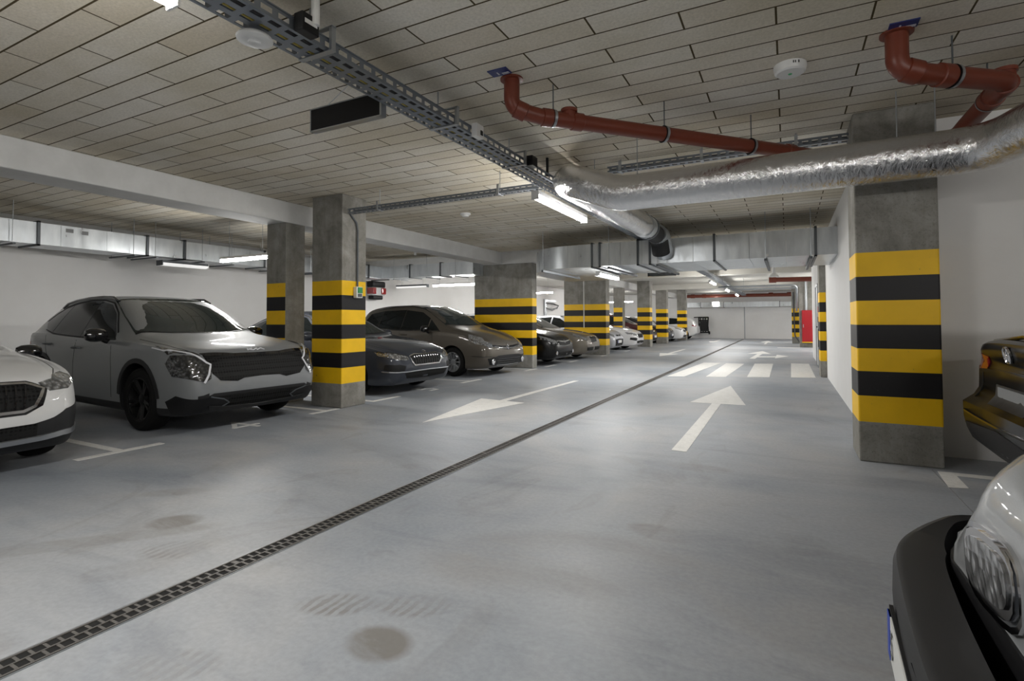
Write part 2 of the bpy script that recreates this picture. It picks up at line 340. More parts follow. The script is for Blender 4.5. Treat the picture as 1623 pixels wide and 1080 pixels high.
class Skin:
    def __init__(s, me, L):
        s.v = [x.co.copy() for x in me.vertices]; s.b = BVHTree.FromPolygons(s.v, [tuple(p.vertices) for p in me.polygons]); s.L = L
    def ray(s, o, d):
        h = s.b.ray_cast(Vector(o), Vector(d))
        return h[0] if h[0] else s.b.find_nearest(Vector(o)+Vector(d)*2)[0]
    def F(s, y, z): return s.ray((2, y, z), (-1, 0, 0))
    def R(s, y, z): return s.ray((-s.L-2, y, z), (1, 0, 0))
    def SD(s, u, z, sgn=1): return s.ray((-u, sgn*3, z), (0, -sgn, 0))
    def T(s, u, y): return s.ray((-u, y, 4), (0, 0, -1))
    def near(s, p):
        h = s.b.find_nearest(p); return h[0], h[1]
    def patch(s, name, P, m, parent, off=.004, res=.05, thick=.012, proj=None, smooth=0):
        P = [Vector(p) for p in P]; n = Vector((0, 0, 0)); c = sum(P, Vector())/len(P)
        for a, b in zip(P, P[1:]+P[:1]): n += (a-c).cross(b-c)
        n.normalize(); core = Vector((min(-.8, max(c.x, -s.L+.8)), 0, .6))
        if n.dot(c-core) < 0: n = -n
        if proj is not None: n = Vector(proj).normalized()
        e = n.orthogonal().normalized(); g = n.cross(e)
        q = [((p-c).dot(e), (p-c).dot(g)) for p in P]; pts = []; N = len(q)
        for i in range(N):
            a, b = q[i], q[(i+1) % N]; L = math.hypot(b[0]-a[0], b[1]-a[1]); k = max(1, int(L/res+.5))
            pts += [(a[0]+(b[0]-a[0])*j/k, a[1]+(b[1]-a[1])*j/k) for j in range(k)]
        nb = len(pts); edges = [(i, (i+1) % nb) for i in range(nb)]
        def inside(x, y):
            r = False
            for i in range(N):
                (x0, y0), (x1, y1) = q[i], q[(i+1) % N]
                if (y0 > y) != (y1 > y) and x < (x1-x0)*(y-y0)/(y1-y0)+x0: r = not r
            return r
        def dist(x, y):
            dm = 9
            for i in range(N):
                (x0, y0), (x1, y1) = q[i], q[(i+1) % N]; dx, dy = x1-x0, y1-y0; t = max(0, min(1, ((x-x0)*dx+(y-y0)*dy)/max(dx*dx+dy*dy, 1e-9)))
                dm = min(dm, math.hypot(x-x0-t*dx, y-y0-t*dy))
            return dm
        X = [p[0] for p in q]; Y = [p[1] for p in q]; x = min(X)+res*.5
        while x < max(X):
            y = min(Y)+res*.5
            while y < max(Y):
                if inside(x, y) and dist(x, y) > res*.45: pts.append((x, y))
                y += res
            x += res
        r = delaunay_2d_cdt([Vector(p) for p in pts], edges, [], 1, 1e-5)
        V2, Fc = r[0], r[2]; v = []; nn = []
        for p in V2:
            o = c+e*p.x+g*p.y; h = s.b.ray_cast(o+n*.6, -n, 1.5)
            if h[0] is None: h = s.b.find_nearest(o)
            v.append(h[0]); nn.append(h[1])
        bset = set(); und = {}
        for t in Fc:
            t = list(t)
            for a, b in zip(t, t[1:]+t[:1]): k_ = (min(a, b), max(a, b)); und[k_] = und.get(k_, 0)+1
        nbr = {}
        for (a, b), c_ in und.items():
            nbr.setdefault(a, []).append(b); nbr.setdefault(b, []).append(a)
            if c_ == 1: bset |= {a, b}
        for it in range(smooth):
            v = [v[i] if (i in bset or i not in nbr) else (sum((v[j] for j in nbr[i]), Vector())/len(nbr[i]))*.6+v[i]*.4 for i in range(len(v))]
        vv = [a+b*off for a, b in zip(v, nn)]; f = []
        cnt = {}
        for t in Fc:
            t = tuple(t)
            if (vv[t[1]]-vv[t[0]]).cross(vv[t[2]]-vv[t[0]]).dot(n) < 0: t = t[::-1]
            f.append(t)
            for a, b in zip(t, t[1:]+t[:1]): cnt[(a, b)] = 1
        k = len(vv); low = {}
        for (a, b) in list(cnt):
            if (b, a) not in cnt:
                for w in (a, b):
                    if w not in low: low[w] = len(vv); vv.append(v[w]-nn[w]*thick)
                f.append((b, a, low[a], low[b]))
        me = bpy.data.meshes.new(name); me.from_pydata(vv, [], f); me.materials.append(m); me.polygons.foreach_set('use_smooth', [True]*len(f)); me.update(); me.set_sharp_from_angle(angle=math.radians(50))
        o = bpy.data.objects.new(name, me); C.objects.link(o); o.parent = parent; return o
    def strip(s, name, P, w, m, parent, off=.005, res=.04, closed=False, thick=.01):
        P = [Vector(p) for p in P]
        if closed: P.append(P[0])
        pts = fine_path(P, res); vv = []; f = []; n_ = len(pts)
        ws = w if isinstance(w, (list, tuple)) else None
        for i, p in enumerate(pts):
            h, n = s.near(p); t = (pts[min(i+1, n_-1)]-pts[max(i-1, 0)])
            if closed and i in (0, n_-1): t = pts[1]-pts[n_-2]
            sd = n.cross(t.normalized()).normalized(); ww = (ws[0]+(ws[1]-ws[0])*i/(n_-1)) if ws else w
            for k, dd in ((-1, -thick), (-1, off), (1, off), (1, -thick)):
                vv.append(h+sd*(k*ww/2)+n*dd)
        for i in range(n_-1):
            for k in range(3): f.append((4*i+k, 4*i+k+1, 4*i+k+5, 4*i+k+4))
        f += [(3, 2, 1, 0), (4*n_-4, 4*n_-3, 4*n_-2, 4*n_-1)]
        me = bpy.data.meshes.new(name); me.from_pydata(vv, [], f); me.materials.append(m); me.polygons.foreach_set('use_smooth', [True]*len(f)); me.update(); me.set_sharp_from_angle(angle=math.radians(40))
        o = bpy.data.objects.new(name, me); C.objects.link(o); o.parent = parent; return fixn(o)
WHEELS = {}
def wheel(kind, R, W, parent, x, y, sgn):
    key = (kind, R, W)
    if key not in WHEELS:
        t = MB(); h = W/2; rr = R*.69
        t.lathe([(rr, -h*.86), (rr+.012, -h*.95), (R-.035, -h), (R-.012, -h*.86), (R, -h*.6), (R, h*.6), (R-.012, h*.86), (R-.035, h), (rr+.012, h*.95), (rr, h*.86), (rr*.97, 0), (rr, -h*.86)], (0, 0, 0), (0, 1, 0), MT['rubber'], 40)
        rim = MB(); m = MT['balloy'] if kind == 'black' else MT['alloy']
        rim.lathe([(rr*1.01, -h*.8), (rr*1.01, h*.88), (rr*.94, h*.86), (rr*.9, h*.55), (rr*.88, -h*.4), (.06, -h*.5)], (0, 0, 0), (0, 1, 0), m if kind != 'alloy' else MT['dsteel'], 40)
        ns = {'black': 5, 'alloy': 5, 'multi': 10}[kind]
        for k in range(ns):
            for dd in ((-.13, .13) if ns == 5 else (0,)):
                a = 2*PI*k/ns; b = a+dd; sw = .022 if ns == 5 else .016
                p0 = Vector((math.cos(a+dd*.4)*.045, h*.5, math.sin(a+dd*.4)*.045)); p1 = Vector((math.cos(b)*rr*.95, h*.78, math.sin(b)*rr*.95)); d = (p1-p0).normalized(); q = Vector((0, 1, 0)).cross(d).normalized()*sw
                o = Vector((0, .014, 0)); i0 = len(rim.v); mi = rim.mi(m)
                rim.v += [tuple(z) for z in (p0-q-o, p0+q-o, p0+q*.7+o, p0-q*.7+o, p1-q-o, p1+q-o, p1+q*.7+o, p1-q*.7+o)]
                for ff in ((0, 1, 5, 4), (1, 2, 6, 5), (2, 3, 7, 6), (3, 0, 4, 7), (4, 5, 6, 7), (3, 2, 1, 0)): rim.f.append(tuple(i0+z for z in ff)); rim.m.append(mi)
        rim.lathe([(.075, h*.3), (.07, h*.62), (.04, h*.68), (.0, h*.68)], (0, 0, 0), (0, 1, 0), m, 20)
        a = t.build('wheel', None, True); b = rim.build('rim', a, True, 30); fixn(a); fixn(b); fresh = True
        WHEELS[key] = (a, b); o = a
    else:
        a, b = WHEELS[key]; o = a.copy(); C.objects.link(o); c = b.copy(); C.objects.link(c); c.parent = o
    o.parent = parent; o.location = (x, y, R); o.rotation_euler = (0, random.random()*2, 0 if sgn > 0 else PI)
    return o
def make_car(name, sp, loc, rz, label, parts=None, cat='car', group=None):
    root = empty(name, loc, label, cat, group, rz); root.scale = (sp.get('scale', .955),)*3
    me = body_mesh(sp); sk = Skin(me, sp['L']); L = sp['L']; paint = sp['paint']
    me.materials.append(paint); me.materials.append(MT['blackp']); me.materials.append(MT['dplastic'])
    zc = sp.get('clad', 0)
    me.polygons.foreach_set('use_smooth', [True]*len(me.polygons)); me.update()
    body = bpy.data.objects.new('body', me); C.objects.link(body)
    # wheel arches are cut with cylinders
    ax = (-sp['foh'], -sp['foh']-sp['wb']); R = sp['wr']; ar = R+sp.get('gap', .045); W = max(b for a, b in sp['hw'])
    cb = MB()
    for x in ax:
        for sg in (1, -1): cb.cyl((x, sg*(W-.30), R+.01), (x, sg*(W+.3), R+.01), ar, MT['blackp'], 40)
    cut = cb.build('cutter'); fixn(cut)
    if sp.get('cutlow'):
        pass
    md = body.modifiers.new('arch', 'BOOLEAN'); md.operation = 'DIFFERENCE'; md.object = cut; md.solver = 'EXACT'; md.material_mode = 'TRANSFER'
    dg = bpy.context.evaluated_depsgraph_get(); m2 = bpy.data.meshes.new_from_object(body.evaluated_get(dg))
    body.modifiers.clear(); body.data = m2; bpy.data.objects.remove(cut); m2.set_sharp_from_angle(angle=math.radians(38)); body.parent = root
    sp['_sk'] = sk
    if zc:                                               # dark lower cladding: sill faces of the shell
        idx = [i for i, m in enumerate(m2.materials) if m == MT['dplastic']][0]
        for p in m2.polygons:
            if (p.center.z < pchip(sp['bot'], -p.center.x)+zc or (p.center.z < sp.get('noseclad', 0) and p.center.x > -.62)) and p.material_index == 0: p.material_index = idx
    tw = sp.get('tw', .225); kind = sp.get('rim', 'alloy')
    for x in ax:
        for sg in (1, -1):
            if sp.get('skipwheels') and sg in sp['skipwheels']: continue
            wheel(kind, R, tw, root, x, sg*(W-tw/2-.018), sg)
    u0, u1, y0, y1 = sp['ws']                            # windscreen: base u, top u, half-widths
    ws = [sk.T(u0+.04, -y0*.5), sk.T(u0, 0), sk.T(u0+.04, y0*.5), sk.T(u0+.14, y0), sk.T((u0+u1)/2+.06, (y0+y1)/2+.015), sk.T(u1, y1), sk.T(u1-.03, 0), sk.T(u1, -y1), sk.T((u0+u1)/2+.06, -(y0+y1)/2-.015), sk.T(u0+.14, -y0)]
    sk.patch('windscreen', ws, sp.get('wsm', MT['wglass']), root, .007, .07, smooth=8)
    sk.strip('windscreen_base', [sk.T(u0+.14, -y0), sk.T(u0+.04, -y0*.5), sk.T(u0, 0), sk.T(u0+.04, y0*.5), sk.T(u0+.14, y0)], .05, MT['blackp'], root, .005)
    for sg in (1, -1):
        if sp.get('sides') and sg not in sp['sides']: continue
        for poly in sp['win']:
            sk.patch('side_window', [sk.SD(u, z, sg) for u, z in poly], MT['glass'], root, .004, .06, smooth=3)
        if sp.get('trim'):
            for poly in sp['trim']: sk.strip('window_trim', [sk.SD(u, z, sg) for u, z in poly], .018, sp.get('trimm', MT['chrome']), root, .007)
        for u, z in sp.get('handle', []):
            p = sk.SD(u, z, sg); h = MB(); h.tube([(-.1, 0, -.004), (-.085, .03*sg, 0), (0, .038*sg, .004), (.085, .03*sg, 0), (.1, 0, -.004)], .013, sp.get('handlem', paint), 8); o = h.build('door_handle', root, True, loc=p)
        for seam in sp.get('seam', []): sk.strip('door_seam', [sk.SD(u, z, sg) for u, z in seam], .007, MT['void'], root, .0015)
        mu, mz = sp['mirror']; p = sk.SD(mu, mz, sg); mb = MB(); mm = sp.get('mirrorm', paint)
        mb.tube([(0, -.02*sg, -.05), (.02, .07*sg, -.035), (.02, .10*sg, -.01)], [.03, .026, .03], MT['blackp'], 10)
        pr = [(.0, -.115), (.055, -.112), (.078, -.07), (.085, 0), (.08, .06), (.055, .105), (.0, .115)]
        k0 = len(mb.v); n = 16; mi = mb.mi(mm)
        for (r, h) in pr:
            for q in range(n):
                t = 2*PI*q/n; mb.v.append((.02+math.cos(t)*r*.95*(1 if math.cos(t) > 0 else .45), (.175+h)*sg, .045+math.sin(t)*r))
        for a in range(len(pr)-1):
            for q in range(n): mb.f.append((k0+a*n+q, k0+a*n+(q+1) % n, k0+(a+1)*n+(q+1) % n, k0+(a+1)*n+q)); mb.m.append(mi)
        fixn(mb.build('mirror', root, True, 50, loc=p))
    for cr_ in sp.get('hoodline', []): 
        for sg in (1, -1): sk.strip('bonnet_gap', [sk.T(u, sg*y) for u, y in cr_], .008, MT['void'], root, .001)
    if parts: parts(sk, root, sp)
    return root
def sym(f):
    for sg in (1, -1): f(sg)
def ringbadge(sk, name, y, z, r, root, kind, rear=False):
    p = (sk.R if rear else sk.F)(y, z); b = MB(); d = -1 if rear else 1
    if kind == 'diamond':
        o = [(0, 1.25), (.85, 0), (0, -1.25), (-.85, 0)]; i_ = [(0, .62), (.40, 0), (0, -.62), (-.40, 0)]
        for k in range(4):
            a, c = o[k], o[(k+1) % 4]; e, g = i_[k], i_[(k+1) % 4]
            Q = [(0, a[0]*r, a[1]*r), (0, c[0]*r, c[1]*r), (.014*d, (c[0]+g[0])/2*r, (c[1]+g[1])/2*r), (.014*d, (a[0]+e[0])/2*r, (a[1]+e[1])/2*r)]; b.quad(Q, MT['chrome'])
            b.quad([Q[3], Q[2], (0, g[0]*r, g[1]*r), (0, e[0]*r, e[1]*r)], MT['chrome'])
    else:
        b.lathe([(r*1.0, -.004), (r*1.0, .006), (r*.93, .010), (r*.85, .006), (r*.85, -.004)], (0, 0, 0), (d, 0, 0), MT['chrome'], 28)
        b.lathe([(r*.86, .001), (0, .003)], (0, 0, 0), (d, 0, 0), MT['gloss'], 24)
        if kind == 'vw':
            for L_ in ([(-.42, .72), (0, .12), (.42, .72)], [(-.72, .42), (-.36, -.66), (0, .02), (.36, -.66), (.72, .42)]):
                for a, c in zip(L_[:-1], L_[1:]): b.cyl((.004*d, a[0]*r, a[1]*r), (.004*d, c[0]*r, c[1]*r), r*.085, MT['chrome'], 6)
        elif kind == 'wing':
            b.quad([(.006*d, -.5*r, -.35*r), (.006*d, .1*r, -.45*r), (.006*d, .5*r, .1*r), (.006*d, .1*r, .55*r), (.006*d, -.1*r, 0)], MT['chrome'])
        elif kind == 'h':
            for a, c in (((-.4, .55), (-.3, -.55)), ((.4, .55), (.3, -.55)), ((-.35, 0), (.35, 0))): b.cyl((.004*d, a[0]*r, a[1]*r), (.004*d, c[0]*r, c[1]*r), r*.1, MT['chrome'], 6)
    o = b.build(name, root, True, 30); o.location = p+Vector((.006*d, 0, 0))
    n = sk.near(p)[1]; o.rotation_euler = (0, -math.atan2(n.z, abs(n.x))*d, 0) if abs(n.x) > .2 else (0, 0, 0)
    return o

# ---- the grey crossover with the blacked-out nose
K = dict(L=4.52, paint=paint_mat('grey_metallic_paint', (.235, .245, .255), .45, .28), foh=.93, wb=2.68, wr=.365, tw=.235, rim='black', gap=.05,
 hw=[(0, .60), (.02, .70), (.06, .775), (.14, .84), (.3, .892), (.6, .925), (1.2, .932), (3.2, .932), (3.9, .915), (4.25, .87), (4.42, .79), (4.5, .69), (4.52, .62)],
 bot=[(0, .36), (.02, .29), (.08, .24), (.3, .20), (.8, .19), (3.6, .20), (4.2, .27), (4.45, .36), (4.52, .48)],
 top=[(0, .84), (.02, .90), (.06, .935), (.14, .962), (.35, 1.0), (.7, 1.045), (1.05, 1.085), (1.22, 1.115), (1.5, 1.27), (1.85, 1.455), (2.15, 1.575), (2.45, 1.625), (2.9, 1.64), (3.5, 1.615), (3.95, 1.55), (4.12, 1.49), (4.3, 1.28), (4.42, 1.12), (4.5, 1.0), (4.52, .9)],
 belt=[(0, .76), (.06, .84), (.3, .93), (.7, .985), (1.2, 1.02), (2.0, 1.03), (3.0, 1.055), (3.7, 1.10), (4.2, 1.10), (4.52, .86)],
 rw=[(0, .5), (.1, .66), (.3, .72), (.8, .755), (1.2, .765), (1.6, .72), (2.1, .64), (2.6, .615), (3.4, .60), (4.0, .58), (4.3, .62), (4.52, .5)],
 nose=[(.2, -.06), (.35, .02), (.5, .055), (.62, .05), (.75, .0), (.88, -.05), (1., -.12), (1.2, -.15)], tail=[(.2, -.02), (.6, .03), (.9, .0), (1.2, 0)],
 ws=(1.22, 2.22, .755, .605), clad=.10, noseclad=.33, scale=.952,
 win=[[(1.62, 1.06), (1.66, 1.11), (1.98, 1.37), (2.22, 1.49), (2.54, 1.535), (2.54, 1.075)], [(2.555, 1.075), (2.555, 1.54), (3.0, 1.54), (3.38, 1.50), (3.44, 1.12)], [(3.455, 1.125), (3.395, 1.495), (3.62, 1.45), (3.83, 1.36), (3.94, 1.27), (3.74, 1.17)]],
 trim=[[(1.6, 1.05), (2.55, 1.065), (3.4, 1.105), (3.74, 1.155)], [(3.98, 1.275), (3.84, 1.385), (3.62, 1.475), (3.3, 1.53), (2.9, 1.56), (2.5, 1.555), (2.2, 1.51), (1.95, 1.38), (1.64, 1.13)]], trimm=MT['blackp'],
 handle=[(2.5, .93), (3.42, .965)], handlem=MT['dsteel'], seam=[[(1.58, .98), (1.55, .7), (1.56, .35)], [(2.56, 1.06), (2.60, .7), (2.62, .34)], [(3.55, 1.1), (3.5, .9), (3.25, .5)]],
 mirror=(1.72, 1.06), mirrorm=MT['gloss'], hoodline=[[(.16, .70), (.4, .775), (.8, .80), (1.15, .80)]])
def k_parts(sk, r, sp):
    F, SD, T = sk.F, sk.SD, sk.T
    sk.patch('grille', [F(y, z) for y, z in ((-.64, .878), (-.3, .868), (0, .862), (.3, .868), (.64, .878), (.62, .78), (.60, .68), (.52, .60), (.32, .575), (.24, .605), (0, .615), (-.24, .605), (-.32, .575), (-.52, .60), (-.60, .68), (-.62, .78))], MT['mesh'], r, .006, .05)
    sk.patch('grille_bar', [F(y, z) for y, z in ((-.66, .90), (-.3, .888), (0, .884), (.3, .888), (.66, .90), (.62, .87), (.3, .855), (0, .85), (-.3, .855), (-.62, .87))], MT['gloss'], r, .009, .05)
    def lamp(sg):
        sk.patch('headlamp', [F(.66*sg, .86), F(.74*sg, .88), SD(.30, .885, sg), SD(.36, .80, sg), SD(.24, .66, sg), F(.68*sg, .59), F(.62*sg, .63), F(.60*sg, .75)], MT['lens_dark'], r, .010, .035)
        sk.strip('light_guide', [SD(.62, .965, sg), SD(.40, .935, sg), F(.73*sg, .895), F(.635*sg, .80), F(.60*sg, .775), F(.64*sg, .67), F(.69*sg, .585)], [.012, .022], MT['drl'], r, .016, .03)
        sk.patch('headlamp_tail', [SD(.66, .985, sg), SD(.40, .95, sg), F(.70*sg, .915), F(.66*sg, .88), SD(.34, .895, sg)], MT['gloss'], r, .008, .04)
        sk.patch('corner_vent', [F(.40*sg, .39), F(.58*sg, .43), SD(.20, .45, sg), SD(.36, .38, sg), SD(.30, .25, sg), F(.62*sg, .26), F(.46*sg, .27)], MT['blackp'], r, .008, .05)
        sk.strip('vent_trim', [F(.62*sg, .43), F(.47*sg, .39), F(.40*sg, .345), F(.47*sg, .30), F(.6*sg, .285)], .014, MT['dsteel'], r, .014)
        rl = MB(); P = [sk.T(u, sg*.60) for u in (2.15, 2.3, 2.6, 3.0, 3.4, 3.7, 3.86)]; P = [p+Vector((0, 0, .008 if i in (0, 6) else .038)) for i, p in enumerate(P)]
        rl.tube(P, .017, MT['gloss'], 8); rl.build('roof_rail', r, True)
        a = [sk.SD(.93+.44*math.cos(t), .375+.44*math.sin(t), sg) for t in [PI*(.02+.96*k/16) for k in range(17)]]; sk.strip('arch_trim', a, .055, MT['dplastic'], r, .008)
        a = [sk.SD(3.61+.44*math.cos(t), .375+.44*math.sin(t), sg) for t in [PI*(.02+.96*k/16) for k in range(17)]]; sk.strip('arch_trim', a, .055, MT['dplastic'], r, .008)
        sk.strip('flank_crease', [SD(1.0, .93, sg), SD(2, .90, sg), SD(3.2, .93, sg), SD(4.1, 1.0, sg)], .006, sp['paint'], r, .004)
    sym(lamp)
    sk.patch('lower_intake', [F(y, z) for y, z in ((-.60, .425), (0, .43), (.60, .425), (.5, .38), (.46, .34), (.5, .29), (.5, .26), (0, .245), (-.5, .26), (-.5, .29), (-.46, .34), (-.5, .38))], MT['mesh'], r, .006, .06)
    sk.patch('skid_plate', [F(y, z) for y, z in ((-.62, .33), (-.4, .30), (0, .285), (.4, .30), (.62, .33), (.60, .285), (.3, .25), (0, .245), (-.3, .25), (-.60, .285))], MT['dplastic'], r, .02, .06)
    # raised maker's lettering on the bonnet lip, drawn as joined strokes
    b = MB(); h = .028; st = [((-.10, -1), (-.10, 1)), ((-.10, -.2), (-.04, 1)), ((-.085, .1), (-.03, -1)), ((-.03, -1), (.02, 1)), ((.02, 1), (.02, -1)), ((.02, -1), (.075, 1)), ((.075, 1), (.115, -1))]
    for a, c in st: b.cyl((0, a[0], a[1]*h*.5), (0, c[0], c[1]*h*.5), .006, MT['drl'], 6)
    p = sk.F(0, .922); n = sk.near(p)[1]; o = b.build('badge_lettering', r, True, loc=p+n*.006); o.rotation_euler = (0, -math.atan2(n.z, n.x)*.9, 0)
    # through the windscreen: dark cabin with wheel and head restraints showing on the glass line
    sk.patch('rear_lamp', [sk.R(.5, .93), sk.R(.75, .96), sk.SD(4.2, .98, 1), sk.SD(4.2, .9, 1), sk.R(.75, .87)], MT['redlens'], r)
    sk.patch('rear_lamp', [sk.R(-.5, .93), sk.R(-.75, .96), sk.SD(4.2, .98, -1), sk.SD(4.2, .9, -1), sk.R(-.75, .87)], MT['redlens'], r)

# ---- a generic saloon / hatch / mpv that the other cars vary
def base(kind, **kw):
    if kind == 'saloon':
        d = dict(L=4.69, foh=.88, wb=2.69, wr=.325, hw=[(0, .55), (.02, .65), (.06, .73), (.14, .80), (.3, .86), (.6, .90), (1.2, .913), (3.3, .913), (4.1, .885), (4.45, .82), (4.6, .75), (4.69, .6)],
         bot=[(0, .30), (.03, .22), (.1, .18), (.5, .16), (3.8, .17), (4.4, .24), (4.69, .42)],
         top=[(0, .66), (.02, .72), (.07, .765), (.16, .80), (.4, .86), (.8, .925), (1.2, .97), (1.35, 1.0), (1.7, 1.16), (2.05, 1.33), (2.35, 1.43), (2.7, 1.467), (3.1, 1.46), (3.6, 1.38), (4.0, 1.25), (4.3, 1.13), (4.5, 1.07), (4.62, 1.02), (4.69, .88)],
         belt=[(0, .58), (.1, .69), (.4, .78), (.9, .86), (1.4, .905), (2.4, .93), (3.4, .965), (4.2, .97), (4.69, .8)],
         rw=[(0, .45), (.1, .62), (.3, .68), (.9, .72), (1.3, .735), (1.8, .66), (2.3, .585), (2.8, .56), (3.5, .555), (4.0, .58), (4.4, .66), (4.69, .5)],
         nose=[(.1, -.08), (.3, .03), (.45, .055), (.6, .03), (.75, -.04), (.9, -.12)], tail=[(.2, -.05), (.5, .05), (.8, .02), (1.05, .0)], ws=(1.40, 2.38, .69, .53),
         win=[[(1.80, .945), (2.05, 1.15), (2.35, 1.32), (2.72, 1.385), (2.72, .955)], [(2.735, .955), (2.735, 1.385), (3.1, 1.375), (3.48, 1.295), (3.57, .985)], [(3.585, .99), (3.495, 1.29), (3.75, 1.21), (3.98, 1.08), (3.9, 1.02)]],
         trim=[[(1.74, .93), (2.7, .94), (3.6, .97), (4.0, 1.02)], [(4.06, 1.06), (3.78, 1.23), (3.45, 1.325), (3.1, 1.40), (2.68, 1.41), (2.32, 1.345), (2.0, 1.16), (1.76, .96)]],
         handle=[(2.62, .86), (3.55, .885)], seam=[[(1.66, .9), (1.62, .6), (1.64, .28)], [(2.73, .94), (2.76, .6), (2.76, .27)], [(3.7, .96), (3.55, .75), (3.3, .42)]], mirror=(1.86, .95), hoodline=[[(.12, .62), (.4, .74), (.9, .78), (1.3, .77)]], clad=0)
    elif kind == 'mpv':
        d = dict(L=4.37, foh=.90, wb=2.70, wr=.325, hw=[(0, .56), (.02, .66), (.06, .74), (.14, .81), (.3, .87), (.6, .905), (1.2, .922), (3.2, .922), (3.9, .90), (4.2, .84), (4.37, .68)],
         bot=[(0, .30), (.03, .23), (.1, .19), (.5, .17), (3.5, .18), (4.1, .25), (4.37, .42)],
         top=[(0, .70), (.02, .75), (.07, .80), (.16, .85), (.4, .94), (.7, 1.02), (.95, 1.08), (1.1, 1.13), (1.5, 1.34), (1.85, 1.50), (2.15, 1.59), (2.6, 1.635), (3.2, 1.63), (3.8, 1.57), (4.05, 1.48), (4.22, 1.2), (4.33, .98), (4.37, .85)],
         belt=[(0, .62), (.1, .72), (.4, .84), (.9, .95), (1.4, .99), (2.4, 1.02), (3.4, 1.06), (4.1, 1.05), (4.37, .8)],
         rw=[(0, .46), (.1, .62), (.3, .68), (.7, .72), (1.1, .75), (1.6, .69), (2.1, .62), (2.6, .60), (3.6, .585), (4.1, .6), (4.37, .5)],
         nose=[(.1, -.08), (.3, .03), (.45, .05), (.6, .03), (.75, -.03), (.9, -.10)], tail=[(.2, -.05), (.5, .05), (.8, .02), (1.05, .0)], ws=(1.10, 2.1, .72, .57),
         win=[[(1.32, 1.04), (1.66, 1.29), (1.68, 1.035)], [(1.70, 1.035), (1.70, 1.32), (2.0, 1.465), (2.54, 1.525), (2.54, 1.045)], [(2.555, 1.045), (2.555, 1.53), (3.33, 1.51), (3.35, 1.075)], [(3.365, 1.08), (3.345, 1.505), (3.8, 1.44), (3.95, 1.2), (3.85, 1.12)]],
         trim=[[(1.3, 1.025), (2.5, 1.03), (3.4, 1.06), (3.9, 1.1)]], trimm=MT['gloss'], handle=[(2.4, .93), (3.3, .96)], seam=[[(1.5, .98), (1.46, .65), (1.5, .3)], [(2.55, 1.03), (2.58, .6), (2.58, .28)], [(3.5, 1.05), (3.4, .8), (3.2, .42)]], mirror=(1.62, 1.03), hoodline=[[(.12, .52), (.35, .62), (.7, .72), (1.0, .78)]], clad=0)
    else:
        d = dict(L=4.25, foh=.86, wb=2.6, wr=.315, hw=[(0, .55), (.02, .65), (.06, .73), (.14, .80), (.3, .855), (.6, .89), (1.2, .90), (3.1, .90), (3.8, .875), (4.1, .80), (4.25, .65)],
         bot=[(0, .30), (.03, .22), (.1, .18), (.5, .17), (3.4, .18), (4.0, .25), (4.25, .42)],
         top=[(0, .68), (.02, .74), (.07, .79), (.16, .83), (.4, .89), (.8, .96), (1.1, 1.0), (1.25, 1.04), (1.6, 1.22), (1.95, 1.38), (2.25, 1.455), (2.7, 1.48), (3.3, 1.44), (3.8, 1.34), (4.0, 1.2), (4.15, 1.0), (4.25, .85)],
         belt=[(0, .60), (.1, .70), (.4, .80), (.9, .885), (1.3, .93), (2.4, .95), (3.4, .99), (4.0, .98), (4.25, .8)],
         rw=[(0, .45), (.1, .62), (.3, .68), (.9, .72), (1.2, .735), (1.7, .66), (2.2, .585), (2.8, .565), (3.6, .55), (4.0, .58), (4.25, .5)],
         nose=[(.1, -.08), (.3, .03), (.45, .05), (.6, .03), (.75, -.04), (.9, -.12)], tail=[(.2, -.05), (.5, .05), (.8, .02), (1.05, .0)], ws=(1.28, 2.22, .68, .53),
         win=[[(1.66, .97), (1.9, 1.17), (2.2, 1.34), (2.5, 1.395), (2.52, .98)], [(2.58, .98), (2.56, 1.395), (3.1, 1.36), (3.3, 1.3), (3.4, 1.01)]],
         trim=[], handle=[(2.45, .88), (3.3, .9)], seam=[[(1.55, .9), (1.52, .6), (1.54, .28)], [(2.55, .96), (2.58, .6), (2.58, .27)]], mirror=(1.74, .98), hoodline=[[(.12, .62), (.4, .74), (.8, .77), (1.15, .76)]], clad=0)
    d.update(kw); return d
def scale_z(sp, k):
    for q in ('bot', 'top', 'belt'): sp[q] = [(a, b*k) for a, b in sp[q]]
    return sp
def archtrim(sk, r, sp, m, w=.03):
    pass
